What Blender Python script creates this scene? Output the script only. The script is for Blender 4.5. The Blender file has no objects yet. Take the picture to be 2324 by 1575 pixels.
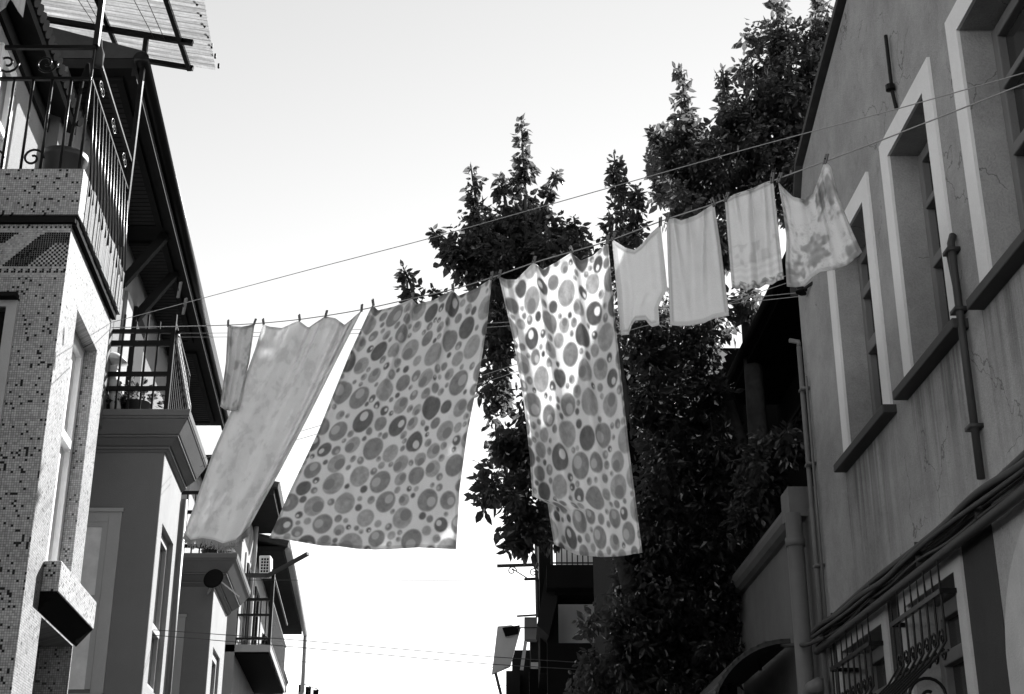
import bpy, math, random
import numpy as np
from mathutils import Vector as V

random.seed(7)
rng = np.random.default_rng(7)
C = bpy.context.scene.collection
D = bpy.data

# ------------------------------------------------------------------ camera
F = 3228.0                       # focal length in the 2324-wide measuring grid (50 mm on 36 mm film)
TH = math.radians(22)
CT, ST = math.cos(TH), math.sin(TH)
EYE = V((0, 0, 1.6))
cam = D.cameras.new('camera'); cam.lens = 50; cam.sensor_width = 36
cam.clip_start = 0.05; cam.clip_end = 6000
camo = D.objects.new('camera', cam); C.objects.link(camo)
camo.location = EYE; camo.rotation_euler = (math.radians(90) + TH, 0, 0)
bpy.context.scene.camera = camo

def ray(x, y):
    u, v = x - 1162, 787 - y
    return V((u, F * CT - v * ST, F * ST + v * CT)) / F
def onY(x, y, Y):
    r = ray(x, y); return EYE + r * (Y / r.y)
def onPlane(x, y, p, n):
    r = ray(x, y); return EYE + r * ((V(p) - EYE).dot(n) / r.dot(n))

class Frame:                     # a facade: X = c + k*Y, w = metres out towards the street
    def __init__(s, c, k, sg): s.c, s.k, s.sg = c, k, sg
    def p(s, Y, z, w=0.0): return V((s.c + s.k * Y + s.sg * w, Y, z))
    def hit(s, x, y, w=0.0):
        r = ray(x, y); t = (s.c + s.sg * w) / (r.x - s.k * r.y); return EYE + r * t
LF = Frame(-2.8, -.0954, 1)      # street fronts of the bays on the left
RF = Frame(3.0, -.0297, -1)      # the tall facade on the right
LE = Frame(-2.75, -.107, 1)      # the long eave on the left

# ------------------------------------------------------------------ mesh builder
class MB:
    def __init__(s): s.v, s.f = [], []
    def quad(s, a, b, c, d):
        n = len(s.v); s.v += [V(a), V(b), V(c), V(d)]; s.f.append((n, n+1, n+2, n+3)); return s
    def poly(s, pts):
        n = len(s.v); s.v += [V(p) for p in pts]; s.f.append(tuple(range(n, n+len(pts)))); return s
    def hexa(s, P):              # 8 corners: bottom ring 0-3, top ring 4-7
        n = len(s.v); s.v += [V(p) for p in P]
        for q in ((3,2,1,0),(4,5,6,7),(0,1,5,4),(1,2,6,5),(2,3,7,6),(3,0,4,7)): s.f.append(tuple(n+i for i in q))
        return s
    def box(s, x0, x1, y0, y1, z0, z1):
        return s.hexa([(x0,y0,z0),(x1,y0,z0),(x1,y1,z0),(x0,y1,z0),(x0,y0,z1),(x1,y0,z1),(x1,y1,z1),(x0,y1,z1)])
    def fbox(s, fr, y0, y1, z0, z1, w0, w1):
        return s.hexa([fr.p(y0,z0,w0),fr.p(y0,z0,w1),fr.p(y1,z0,w1),fr.p(y1,z0,w0),fr.p(y0,z1,w0),fr.p(y0,z1,w1),fr.p(y1,z1,w1),fr.p(y1,z1,w0)])
    def prism(s, pts, d):        # polygon pushed along d
        d = V(d); n = len(s.v); m = len(pts)
        s.v += [V(p) for p in pts] + [V(p) + d for p in pts]
        s.f.append(tuple(range(n, n+m))); s.f.append(tuple(range(n+2*m-1, n+m-1, -1)))
        for i in range(m):
            j = (i+1) % m; s.f.append((n+i, n+m+i, n+m+j, n+j))
        return s
    def tube(s, pts, r, sides=8, caps=True):
        pts = [V(p) for p in pts]; n0 = len(s.v); m = len(pts)
        rr = r if hasattr(r, '__len__') else [r]*m
        up = None
        for i, p in enumerate(pts):
            t = (pts[min(i+1,m-1)] - pts[max(i-1,0)]).normalized()
            if up is None:
                up = V((0,0,1)) if abs(t.z) < .9 else V((1,0,0))
            a = t.cross(up).normalized(); b = a.cross(t).normalized(); up = b
            for k in range(sides):
                q = 2*math.pi*k/sides
                s.v.append(p + (a*math.cos(q) + b*math.sin(q)) * rr[i])
        for i in range(m-1):
            for k in range(sides):
                k2 = (k+1) % sides
                s.f.append((n0+i*sides+k, n0+i*sides+k2, n0+(i+1)*sides+k2, n0+(i+1)*sides+k))
        if caps:
            s.f.append(tuple(n0+k for k in range(sides))[::-1]); s.f.append(tuple(n0+(m-1)*sides+k for k in range(sides)))
        return s
    def bar(s, a, b, w, h=None):  # square bar
        a, b = V(a), V(b); h = h or w; t = (b-a).normalized()
        up = V((0,0,1)) if abs(t.z) < .9 else V((0,1,0))
        x = t.cross(up).normalized()*w/2; y = x.cross(t).normalized()*h/2
        return s.hexa([a-x-y, a+x-y, a+x+y, a-x+y, b-x-y, b+x-y, b+x+y, b-x+y])
    def lathe(s, c, prof, n=20, axis=(0,0,1)):
        c = V(c); q = V((0,0,1)).rotation_difference(V(axis)); n0 = len(s.v); m = len(prof)
        for r, z in prof:
            for k in range(n):
                a = 2*math.pi*k/n; s.v.append(c + q @ V((r*math.cos(a), r*math.sin(a), z)))
        for i in range(m-1):
            for k in range(n):
                k2 = (k+1) % n; s.f.append((n0+i*n+k, n0+i*n+k2, n0+(i+1)*n+k2, n0+(i+1)*n+k))
        s.f.append(tuple(n0+k for k in range(n))[::-1]); s.f.append(tuple(n0+(m-1)*n+k for k in range(n)))
        return s
    def sheet(s, fr, y0, y1, z0, z1, holes, t, outline=None):
        """wall skin of thickness t with rectangular holes (y0,y1,z0,z1), with its reveals"""
        ys = sorted({y0, y1, *[h[0] for h in holes], *[h[1] for h in holes]}); zs = sorted({z0, z1, *[h[2] for h in holes], *[h[3] for h in holes]})
        ys = [y for y in ys if y0 <= y <= y1]; zs = [z for z in zs if z0 <= z <= z1]
        def full(i, j):
            if i < 0 or j < 0 or i >= len(ys)-1 or j >= len(zs)-1: return False
            a, b = (ys[i]+ys[i+1])/2, (zs[j]+zs[j+1])/2
            return not any(h[0] < a < h[1] and h[2] < b < h[3] for h in holes)
        for i in range(len(ys)-1):
            for j in range(len(zs)-1):
                if not full(i, j): continue
                A, B, c, d = ys[i], ys[i+1], zs[j], zs[j+1]
                s.quad(fr.p(A,c), fr.p(B,c), fr.p(B,d), fr.p(A,d)); s.quad(fr.p(A,c,-t), fr.p(A,d,-t), fr.p(B,d,-t), fr.p(B,c,-t))
                if not full(i-1, j): s.quad(fr.p(A,c), fr.p(A,d), fr.p(A,d,-t), fr.p(A,c,-t))
                if not full(i+1, j): s.quad(fr.p(B,c), fr.p(B,c,-t), fr.p(B,d,-t), fr.p(B,d))
                if not full(i, j-1): s.quad(fr.p(A,c), fr.p(A,c,-t), fr.p(B,c,-t), fr.p(B,c))
                if not full(i, j+1): s.quad(fr.p(A,d), fr.p(B,d), fr.p(B,d,-t), fr.p(A,d,-t))
        return s
    def build(s, name, mat, parent=None, smooth=False, bevel=0, base=None):
        root = parent
        off = V((0,0,0))
        while root is not None: off += root.location; root = root.parent
        if base is not None: off = V(base)
        me = D.meshes.new(name); me.from_pydata([tuple(v - off) for v in s.v], [], s.f); me.validate(); me.update()
        if mat: me.materials.append(mat)
        o = D.objects.new(name, me); C.objects.link(o)
        if parent is not None: o.parent = parent
        if base is not None: o.location = base
        if smooth:
            for p in me.polygons: p.use_smooth = True
        if bevel:
            b = o.modifiers.new('bevel', 'BEVEL'); b.width = bevel; b.segments = 2; b.limit_method = 'ANGLE'; b.angle_limit = .7
        return o

def tag(o, label=None, cat=None, group=None, kind=None):
    if label: o['label'] = label
    if cat: o['category'] = cat
    if group: o['group'] = group
    if kind: o['kind'] = kind
    return o
def empty(name, loc, label=None, cat=None, group=None):
    o = D.objects.new(name, None); C.objects.link(o); o.location = loc; o.empty_display_size = .2
    return tag(o, label, cat, group)
def copy_tree(o, parent=None):
    c = o.copy(); C.objects.link(c)
    if parent is not None: c.parent = parent
    for ch in [k for k in D.objects if k.parent == o]: copy_tree(ch, c)
    return c

# ------------------------------------------------------------------ materials (a black and white world: every colour is a grey)
def nt(name):
    m = D.materials.new(name); m.use_nodes = True; n = m.node_tree; n.nodes.clear()
    return m, n
def node(n, t, **kw):
    x = n.nodes.new(t)
    for k, v in kw.items():
        if k in x.inputs.keys(): x.inputs[k].default_value = v
        else: setattr(x, k, v)
    return x
def math_(n, op, a, b=None, c=None, clamp=False):
    m = n.nodes.new('ShaderNodeMath'); m.operation = op; m.use_clamp = clamp
    for i, q in enumerate((a, b, c)):
        if q is None: continue
        if isinstance(q, (int, float)): m.inputs[i].default_value = q
        else: n.links.new(q, m.inputs[i])
    return m.outputs[0]
def noise(n, co, scale, detail=4, rough=.6, stretch=None):
    if stretch:
        mp = node(n, 'ShaderNodeMapping'); mp.inputs['Scale'].default_value = stretch; n.links.new(co, mp.inputs['Vector']); co = mp.outputs[0]
    x = node(n, 'ShaderNodeTexNoise'); x.inputs['Scale'].default_value = scale; x.inputs['Detail'].default_value = detail; x.inputs['Roughness'].default_value = rough
    n.links.new(co, x.inputs['Vector']); return x.outputs['Fac']
def finish(n, m, val, rough=.8, bump=None, bd=.01, spec=.3, trans=0.0, metal=0.0, tcol=None):
    p = node(n, 'ShaderNodeBsdfPrincipled'); p.inputs['Specular IOR Level'].default_value = spec; p.inputs['Metallic'].default_value = metal
    if isinstance(rough, (int, float)): p.inputs['Roughness'].default_value = rough
    else: n.links.new(rough, p.inputs['Roughness'])
    cc = node(n, 'ShaderNodeCombineColor')
    for i in range(3):
        if isinstance(val, (int, float)): cc.inputs[i].default_value = val
        else: n.links.new(val, cc.inputs[i])
    n.links.new(cc.outputs[0], p.inputs['Base Color'])
    if bump is not None:
        b = node(n, 'ShaderNodeBump'); b.inputs['Distance'].default_value = bd; b.inputs['Strength'].default_value = .8
        n.links.new(bump, b.inputs['Height']); n.links.new(b.outputs[0], p.inputs['Normal'])
    out = node(n, 'ShaderNodeOutputMaterial'); sh = p.outputs[0]
    if trans:
        t = node(n, 'ShaderNodeBsdfTranslucent'); (n.links.new(cc.outputs[0], t.inputs['Color']) if tcol is None else setattr(t.inputs['Color'], 'default_value', (tcol, tcol, tcol, 1)))
        mx = node(n, 'ShaderNodeMixShader'); mx.inputs[0].default_value = trans
        n.links.new(sh, mx.inputs[1]); n.links.new(t.outputs[0], mx.inputs[2]); sh = mx.outputs[0]
    n.links.new(sh, out.inputs['Surface']); return m
def plaster(name, g, stain=.25, grain=.12, rough=.9, streak=.2, bd=.006):
    m, n = nt(name); co = node(n, 'ShaderNodeTexCoord').outputs['Object']
    a = noise(n, co, 1.1, 8, .72); b = noise(n, co, 75, 3, .8); c = noise(n, co, 1.5, 6, .7, (1.5, 1.5, .22))
    v = math_(n, 'MULTIPLY_ADD', math_(n, 'SUBTRACT', a, .5), stain*2.6, 1.0)
    v = math_(n, 'MULTIPLY_ADD', math_(n, 'SUBTRACT', b, .5), grain*3.2, v)
    v = math_(n, 'MULTIPLY_ADD', math_(n, 'SUBTRACT', c, .5), streak*1.5, v)
    v = math_(n, 'MULTIPLY', v, g, clamp=True)
    return finish(n, m, v, rough, b, bd, .04)
def facade_plaster(name, g):
    """old render with blotches, and drip stains that hang from the three window sills"""
    m, n = nt(name); co = node(n, 'ShaderNodeTexCoord').outputs['Object']
    sp = node(n, 'ShaderNodeSeparateXYZ'); n.links.new(co, sp.inputs[0]); y, z = sp.outputs[1], sp.outputs[2]
    a = noise(n, co, .9, 9, .74); b = noise(n, co, 75, 3, .8); c = noise(n, co, 2.2, 6, .75, (1.6, 1.6, .2)); d = noise(n, co, 5, 8, .8)
    v = math_(n, 'MULTIPLY_ADD', math_(n, 'SUBTRACT', a, .5), 1.5, 1.0)
    v = math_(n, 'MULTIPLY_ADD', math_(n, 'SUBTRACT', b, .5), .7, v)
    v = math_(n, 'MULTIPLY_ADD', math_(n, 'SUBTRACT', c, .5), .3, v)
    blot = math_(n, 'MULTIPLY', math_(n, 'SUBTRACT', d, .56), 6, clamp=True)
    v = math_(n, 'MULTIPLY', v, math_(n, 'MULTIPLY_ADD', blot, -.3, 1.0))
    vo = node(n, 'ShaderNodeTexVoronoi'); vo.feature = 'DISTANCE_TO_EDGE'; vo.inputs['Scale'].default_value = 1.1; vo.inputs['Randomness'].default_value = 1
    wob = node(n, 'ShaderNodeTexNoise'); wob.inputs['Scale'].default_value = 4; wob.inputs['Detail'].default_value = 6; n.links.new(co, wob.inputs['Vector'])
    vm = node(n, 'ShaderNodeVectorMath'); vm.operation = 'MULTIPLY_ADD'; n.links.new(wob.outputs['Color'], vm.inputs[0]); vm.inputs[1].default_value = (.5,.5,.5); n.links.new(co, vm.inputs[2]); n.links.new(vm.outputs[0], vo.inputs['Vector'])
    crk = math_(n, 'MULTIPLY', math_(n, 'LESS_THAN', vo.outputs['Distance'], .006), math_(n, 'GREATER_THAN', noise(n, co, .8, 2), .53))
    v = math_(n, 'MULTIPLY', v, math_(n, 'MULTIPLY_ADD', crk, -.45, 1.0))
    drip = None
    for y0, y1 in ((1.5,2.95),(-.05,1.2),(-1.8,-.3)):
        q = math_(n, 'MULTIPLY', math_(n, 'GREATER_THAN', y, y0), math_(n, 'LESS_THAN', y, y1))
        drip = q if drip is None else math_(n, 'ADD', drip, q)
    fall = math_(n, 'MULTIPLY', math_(n, 'MULTIPLY', math_(n, 'SUBTRACT', z, 3.7), .9, clamp=True), math_(n, 'LESS_THAN', z, 4.95))
    st = noise(n, co, 3, 5, .7, (3, 3, .1))
    drip = math_(n, 'MULTIPLY', math_(n, 'MULTIPLY', drip, fall), math_(n, 'MULTIPLY', math_(n, 'SUBTRACT', st, .42), 5, clamp=True))
    v = math_(n, 'MULTIPLY', v, math_(n, 'MULTIPLY_ADD', drip, -.5, 1.0))
    v = math_(n, 'MULTIPLY', v, g, clamp=True)
    return finish(n, m, v, .9, b, .012, .15)
def plain(name, g, rough=.5, var=.12, scale=8, spec=.4, metal=0.0):
    m, n = nt(name); co = node(n, 'ShaderNodeTexCoord').outputs['Object']
    a = noise(n, co, scale, 4)
    v = math_(n, 'MULTIPLY', math_(n, 'MULTIPLY_ADD', math_(n, 'SUBTRACT', a, .5), var*2, 1.0), g)
    return finish(n, m, v, rough, a, .002, spec, 0, metal)
def mosaic(name, light, dark, thr):
    m, n = nt(name); co = node(n, 'ShaderNodeTexCoord').outputs['Object']
    sp = node(n, 'ShaderNodeSeparateXYZ'); n.links.new(co, sp.inputs[0])
    P = .0205
    u = math_(n, 'DIVIDE', math_(n, 'ADD', sp.outputs[0], sp.outputs[1]), P); v = math_(n, 'DIVIDE', sp.outputs[2], P)
    fu, fv = math_(n, 'FLOOR', u), math_(n, 'FLOOR', v)
    cb = node(n, 'ShaderNodeCombineXYZ'); n.links.new(fu, cb.inputs[0]); n.links.new(fv, cb.inputs[1])
    wn = node(n, 'ShaderNodeTexWhiteNoise', noise_dimensions='2D'); n.links.new(cb.outputs[0], wn.inputs['Vector'])
    lo = noise(n, cb.outputs[0], .16, 2)
    th = math_(n, 'MULTIPLY', math_(n, 'MULTIPLY', math_(n, 'SUBTRACT', lo, .32), 2.6, clamp=True), thr*2)
    isd = math_(n, 'LESS_THAN', wn.outputs['Value'], th)
    gu, gv = math_(n, 'LESS_THAN', math_(n, 'FRACT', u), .16), math_(n, 'LESS_THAN', math_(n, 'FRACT', v), .16)
    gr = math_(n, 'MAXIMUM', gu, gv)
    wc = node(n, 'ShaderNodeSeparateColor'); n.links.new(wn.outputs['Color'], wc.inputs[0])
    base = math_(n, 'MULTIPLY_ADD', wc.outputs[1], light*.5, light*.72)
    base = math_(n, 'MULTIPLY', base, math_(n, 'MULTIPLY_ADD', noise(n, co, 2.2, 5), .7, .66))
    base = math_(n, 'MULTIPLY', base, math_(n, 'MULTIPLY_ADD', gr, -.62, 1.05))
    mx = math_(n, 'ADD', math_(n, 'MULTIPLY', base, math_(n, 'SUBTRACT', 1.0, isd)), math_(n, 'MULTIPLY', isd, dark))
    return finish(n, m, mx, .45, math_(n, 'SUBTRACT', 1.0, gr), .004, .2)
def inked(name, trans=.45, rough=.9, weave=.12, spec=.05):    # cloth or tile whose printed pattern is stored on the mesh
    m, n = nt(name); at = node(n, 'ShaderNodeAttribute', attribute_name='ink')
    uvn = node(n, 'ShaderNodeAttribute', attribute_name='cloth')
    w = noise(n, uvn.outputs['Vector'], 140, 2, .8); w2 = noise(n, uvn.outputs['Vector'], 9, 6, .62)
    v = math_(n, 'MULTIPLY', at.outputs['Fac'], math_(n, 'MULTIPLY_ADD', math_(n, 'SUBTRACT', w, .5), weave*2.5, 1.0))
    v = math_(n, 'MULTIPLY', v, math_(n, 'MULTIPLY_ADD', math_(n, 'SUBTRACT', w2, .5), weave*1.2, 1.0), clamp=True)
    return finish(n, m, v, rough, w2, .022 if trans else .001, spec, trans)
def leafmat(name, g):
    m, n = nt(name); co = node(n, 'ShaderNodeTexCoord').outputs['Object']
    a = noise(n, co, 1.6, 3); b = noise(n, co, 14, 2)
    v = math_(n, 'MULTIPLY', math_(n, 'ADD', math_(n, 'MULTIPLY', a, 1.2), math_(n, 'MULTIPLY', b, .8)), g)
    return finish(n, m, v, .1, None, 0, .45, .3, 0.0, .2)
def glass(name, g=.03):
    m, n = nt(name); co = node(n, 'ShaderNodeTexCoord').outputs['Object']
    return finish(n, m, math_(n, 'MULTIPLY_ADD', noise(n, co, 2, 3), g, g*.5), .12, None, 0, .5)

M = dict(
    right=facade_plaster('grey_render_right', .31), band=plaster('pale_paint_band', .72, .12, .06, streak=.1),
    annex=plaster('grey_render_annex', .15, .25, .1, streak=.3), frame=plaster('grey_window_paint', .16, .15, .05), shade_black=plaster('shade_black_plaster', .005, .3, .2),  # the near-black base colour stands in for deep shade on walls and undersides
    mosaic=mosaic('glass_mosaic', .37, .008, .075), mosaic2=mosaic('sunlit_mosaic', .27, .05, .035), band2=plaster('shaded_weathered_band', .4, .3, .12, streak=.3), lower=plaster('shaded_render_lower', .05, .25, .1, streak=.3), rough=plaster('white_roughcast', .28, .12, .22, streak=.12, bd=.02),
    stucco=plaster('mid_grey_stucco', .19, .12, .1, streak=.1), cornice=plaster('stone_grey_cornice', .17, .2, .1, streak=.08), pale=plaster('pale_stucco', .3, .15, .08, streak=.2),
    trim=plaster('pale_trim', .42, .15, .06), dark=plaster('dark_render', .014, .25, .15), upvc=plain('white_plastic_frame', .82, .3), 
    iron=plain('black_iron', .008, .3, .3, 20, .13), pipe=plain('grey_pipe', .12, .5, .3, 6), conduit=plain('dark_conduit', .025, .6, .3, 9, .5),
    wood=plain('dark_eave_wood', .02, .75, .4, 5, .05), soffit=plain('soffit_board', .045, .8, .25, 5, .05), tiles=plain('roof_tile', .05, .8, .4, 9, .2),
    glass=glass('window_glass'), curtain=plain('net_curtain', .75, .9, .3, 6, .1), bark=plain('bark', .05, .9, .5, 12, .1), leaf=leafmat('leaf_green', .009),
    pot=plain('black_pot', .02, .5), line=plain('pale_cord', .3, .8, .2, 30, .1), cord=plain('dark_cord', .06, .7, .2, 30, .1), wood2=plain('clothespeg_wood', .16, .8, .4, 60, .2),
    metalbox=plain('white_metal_case', .62, .4, .15, 8), asphalt=plaster('asphalt', .05, .2, .2), cement=plaster('old_cement', .34, .35, .25),
    cloth=inked('printed_cloth', .55), cloth2=inked('cotton_cloth', .4), tile=inked('frieze_tile', 0, .5, .1, .12))
def roofsheet():
    m, n = nt('translucent_sheet'); co = node(n, 'ShaderNodeTexCoord').outputs['Object']
    a = noise(n, co, 3, 5, .7, (.6, 6, 1)); b = noise(n, co, 40, 3)
    v = math_(n, 'MULTIPLY_ADD', a, .4, math_(n, 'MULTIPLY_ADD', b, .2, .16))
    return finish(n, m, v, .6, None, 0, .2, .75)
M['sheet'] = roofsheet()

# ------------------------------------------------------------------ sky and sun
SUN = V((.448, .672, .589)).normalized()
EL = math.asin(SUN.z); AZ = math.atan2(SUN.x, SUN.y)
sc = bpy.context.scene
w = D.worlds.new('World'); sc.world = w; w.use_nodes = True; n = w.node_tree; n.nodes.clear()
sky = n.nodes.new('ShaderNodeTexSky'); sky.sky_type = 'NISHITA'; sky.sun_disc = False; sky.sun_elevation = EL; sky.sun_rotation = AZ
sky.air_density = .65; sky.dust_density = 0; sky.ozone_density = .6
bw = n.nodes.new('ShaderNodeRGBToBW'); bg = n.nodes.new('ShaderNodeBackground'); bg.inputs['Strength'].default_value = .146
wo = n.nodes.new('ShaderNodeOutputWorld')
n.links.new(sky.outputs[0], bw.inputs[0]); n.links.new(bw.outputs[0], bg.inputs['Color']); n.links.new(bg.outputs[0], wo.inputs[0])
sl = D.lights.new('sun', 'SUN'); sl.energy = 5.0; sl.angle = math.radians(.5); sl.color = (1, 1, 1)
so = D.objects.new('sun', sl); C.objects.link(so); so.rotation_euler = SUN.to_track_quat('Z', 'Y').to_euler(); so.location = (20, 30, 40)
vs = sc.view_settings; vs.view_transform = 'Standard'; vs.look = 'None'; vs.gamma = 1; vs.exposure = 1.65; vs.use_curve_mapping = False

# ------------------------------------------------------------------ ground
tag(MB().quad((-400,-400,0),(400,-400,0),(400,800,0),(-400,800,0)).build('ground', M['asphalt']), kind='structure')
tag(MB().hexa([LF.p(-8,.004,1.1),RF.p(-8,.004,1.0),RF.p(90,.004,1.0),LF.p(90,.004,1.1),LF.p(-8,.012,1.1),RF.p(-8,.012,1.0),RF.p(90,.012,1.0),LF.p(90,.012,1.1)]).build('street', M['asphalt']), kind='structure')

# ------------------------------------------------------------------ small makers
def window(parent, fr, y0, y1, z0, z1, depth, bars=(), fw=.07, fm=None, gm=None, mull=(), sill=None, surround=None, sm=None, slm=None, band=.17):
    """window part: surround band (own mesh), sub-parts frame, pane, sill"""
    fm = fm or M['frame']; gm = gm or M['glass']
    b = MB()
    if surround:
        o0, o1, oz0, oz1 = y0-band, y1+band, z0, z1+band
        b.fbox(fr, o0, y0, oz0, oz1, .001, surround); b.fbox(fr, y1, o1, oz0, oz1, .001, surround); b.fbox(fr, y0, y1, z1, oz1, .001, surround)
        par = b.build('window', sm or M['band'], parent)
    else:
        b.fbox(fr, y0+.002, y1-.002, z1-.02, z1-.002, -depth, -depth+.05); par = b.build('window', fm, parent)
    f = MB(); a, c = -depth-.03, -depth+.05
    f.fbox(fr, y0+.002, y0+fw, z0+.002, z1-.022, a, c); f.fbox(fr, y1-fw, y1-.002, z0+.002, z1-.022, a, c)
    f.fbox(fr, y0+fw, y1-fw, z0+.002, z0+fw, a, c); f.fbox(fr, y0+fw, y1-fw, z1-fw-.02, z1-.022, a, c)
    for zb, hb in bars: f.fbox(fr, y0+fw, y1-fw, zb-hb/2, zb+hb/2, a, c+.012)
    for yb in mull: f.fbox(fr, yb-.03, yb+.03, z0+fw, z1-fw-.02, a, c-.006)
    f.build('frame', fm, par, bevel=.008)
    MB().fbox(fr, y0+fw-.005, y1-fw+.005, z0+fw-.005, z1-fw-.015, -depth-.012, -depth-.004).build('pane', gm, par)
    if sill: MB().fbox(fr, sill[0], sill[1], z0-.07, z0-.003, -.02, sill[2]).build('sill', slm or M['conduit'], par, bevel=.008)
    return par

def scroll(c, ax, ay, r, turns=1.4, steps=26, flip=1):
    """flat spiral in the plane of ax, ay"""
    out = []
    for i in range(steps):
        t = i/(steps-1); a = t*turns*2*math.pi; q = r*(1-.8*t)
        out.append(V(c) + V(ax)*(math.cos(a)*q*flip) + V(ay)*(math.sin(a)*q))
    return out

# ================================================================== RIGHT HOUSE
rh = empty('rendered_house', RF.p(8,0,0), 'tall grey rendered house with three pale framed upper windows along the right', 'house')
uw = [(9.72,10.71), (8.17,9.01), (6.45,7.45)]
gw = [(10.3,11.5), (8.65,9.69)]
holes = [(a,b,5.0,6.73) for a,b in uw] + [(a,b,2.0,3.6) for a,b in gw] + [(6.2,7.6,.1,3.45)]
wl = MB().sheet(RF, 3.0, 12.0, 0, 7.0, holes, .35)
wl.prism([RF.p(12,7.0), RF.p(11.75,7.55), RF.p(11.45,8.0), RF.p(10.6,8.26), RF.p(9.66,8.52), RF.p(4.5,10.0), RF.p(3.0,10.0), RF.p(3.0,7.0)], (.35,0,0))
wl.fbox(RF, 11.65, 11.999, 0, 6.99, -6, -.352); wl.fbox(RF, 3, 11.6, 0, 6.9, -6.2, -6.0)
wl.build('wall', M['right'], rh)
lw = MB().sheet(RF, 7.98, 11.8, .02, 3.84, [(a-.145,b+.145,1.85,3.75) for a,b in gw], .02)  # darker skin over the lower storey: shading and vignetting put into colour
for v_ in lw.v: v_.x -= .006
lw.build('lower_shade_skin', M['lower'], rh)
rp = [(12.05,6.98),(11.8,7.56),(11.48,8.03),(10.6,8.3),(9.66,8.56),(4.5,10.04),(3.0,10.05)]
cp = MB()
for (a,za),(b,zb) in zip(rp, rp[1:]):
    cp.hexa([RF.p(a,za,-6),RF.p(a,za,.06),RF.p(b,zb,.06),RF.p(b,zb,-6),RF.p(a,za+.06,-6),RF.p(a,za+.06,.06),RF.p(b,zb+.06,.06),RF.p(b,zb+.06,-6)])
cp.build('roof', M['tiles'], rh)
for i,(a,b) in enumerate(uw):
    window(rh, RF, a, b, 5.0, 6.73, .24, bars=[(5.83,.07),(6.28,.05)] if i else [(5.88,.1),(6.35,.07)], surround=.022, sill=(a-.24,b+.22,.1), fw=.08)
for a,b in gw:
    window(rh, RF, a, b, 2.0, 3.6, .22, bars=[(3.22,.09)], surround=.022, band=.14, fw=.1, sm=M['band2'])  # same band paint made darker low down, shade put into the colour
# arched door surround at the near end
dr = MB()
arc = [(7.6+.34,.1)] + [(7.6+.34,2.9)] + [(6.9+1.04*math.cos(t), 2.9+.8*math.sin(t)) for t in np.linspace(.1, math.pi-.1, 18)] + [(6.2-.34,2.9),(6.2-.34,.1)]
inn = [(7.6,.1)] + [(7.6,2.9)] + [(6.9+.7*math.cos(t), 2.9+.52*math.sin(t)) for t in np.linspace(.1, math.pi-.1, 18)] + [(6.2,2.9),(6.2,.1)]
for k in range(len(arc)-1):
    (a,b),(c,d),(e,f_),(g,h) = arc[k], arc[k+1], inn[k+1], inn[k]
    dr.hexa([RF.p(a,b,.002),RF.p(c,d,.002),RF.p(e,f_,.002),RF.p(g,h,.002),RF.p(a,b,.03),RF.p(c,d,.03),RF.p(e,f_,.03),RF.p(g,h,.03)])
drp = dr.build('door', M['band2'], rh)
leafp = MB().fbox(RF, 6.24, 7.57, .12, 3.44, -.2, -.15)
for yy in (6.35, 6.92): 
    for zz in (.3, 1.2, 2.2): leafp.fbox(RF, yy, yy+.5, zz, zz+.75, -.15, -.125)
leafp.build('door_leaf', M['dark'], drp)
# string course with pipes
MB().fbox(RF, 3.1, 12.0, 3.87, 3.91, .001, .03).build('string_course', M['right'], rh)
def grille(a, b, zb):
    g = MB(); w0 = .11
    g.bar(RF.p(a-.02,zb,w0), RF.p(b+.02,zb,w0), .03)
    for y in (a-.02, b+.02): g.bar(RF.p(y,zb,w0), RF.p(y,zb,-.12), .03, .03)
    g.bar(RF.p(a-.02,zb-.36,w0), RF.p(b+.02,zb-.36,w0), .012)
    par = g.build('window_grille', M['iron'], rh)
    nr = 8
    for i in range(nr):
        y = a + (b-a)*i/(nr-1); r = MB()
        zt = zb + (.17 if i % 2 else .24)
        pts = [RF.p(y,zt,w0), RF.p(y,zb,w0), RF.p(y,zb-.3,w0+.002)]
        for t in np.linspace(0,1,9)[1:]:
            pts.append(RF.p(y, zb-.3-.85*t, w0 + .42*math.sin(t*math.pi*.8)**1.5))
        pts.append(RF.p(y,2.02,-.02))
        for k in range(len(pts)):    # the bars are twisted: a little uneven
            pts[k] = pts[k] + V((0, .004*math.sin(k*2.1+i), 0))
        r.tube(pts, [.004]+[.0085]*(len(pts)-1), 6)
        r.build('grille_bar', M['iron'], par, smooth=True)
    for i in range(nr-1):
        y = a + (b-a)*(i+.5)/(nr-1); r = MB()
        r.tube(scroll(RF.p(y,zb-.27,w0), (0,.9,0), (0,0,1), .062, 1.2, 20), .008, 5)
        r.tube(scroll(RF.p(y,zb-.36,w0), (0,-.9,0), (0,0,-1), .05, 1.2, 20), .008, 5)
        r.build('grille_scroll', M['iron'], par, smooth=True)
    r = MB().tube(scroll(RF.p(a+.1,zb-.62,w0+.1), (-1,0,0), (0,0,1), .13, 1.3, 26), .011, 6); r.build('grille_scroll', M['iron'], par, smooth=True)
grille(8.66, 9.71, 3.48); grille(10.32, 11.45, 3.46)
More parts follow.
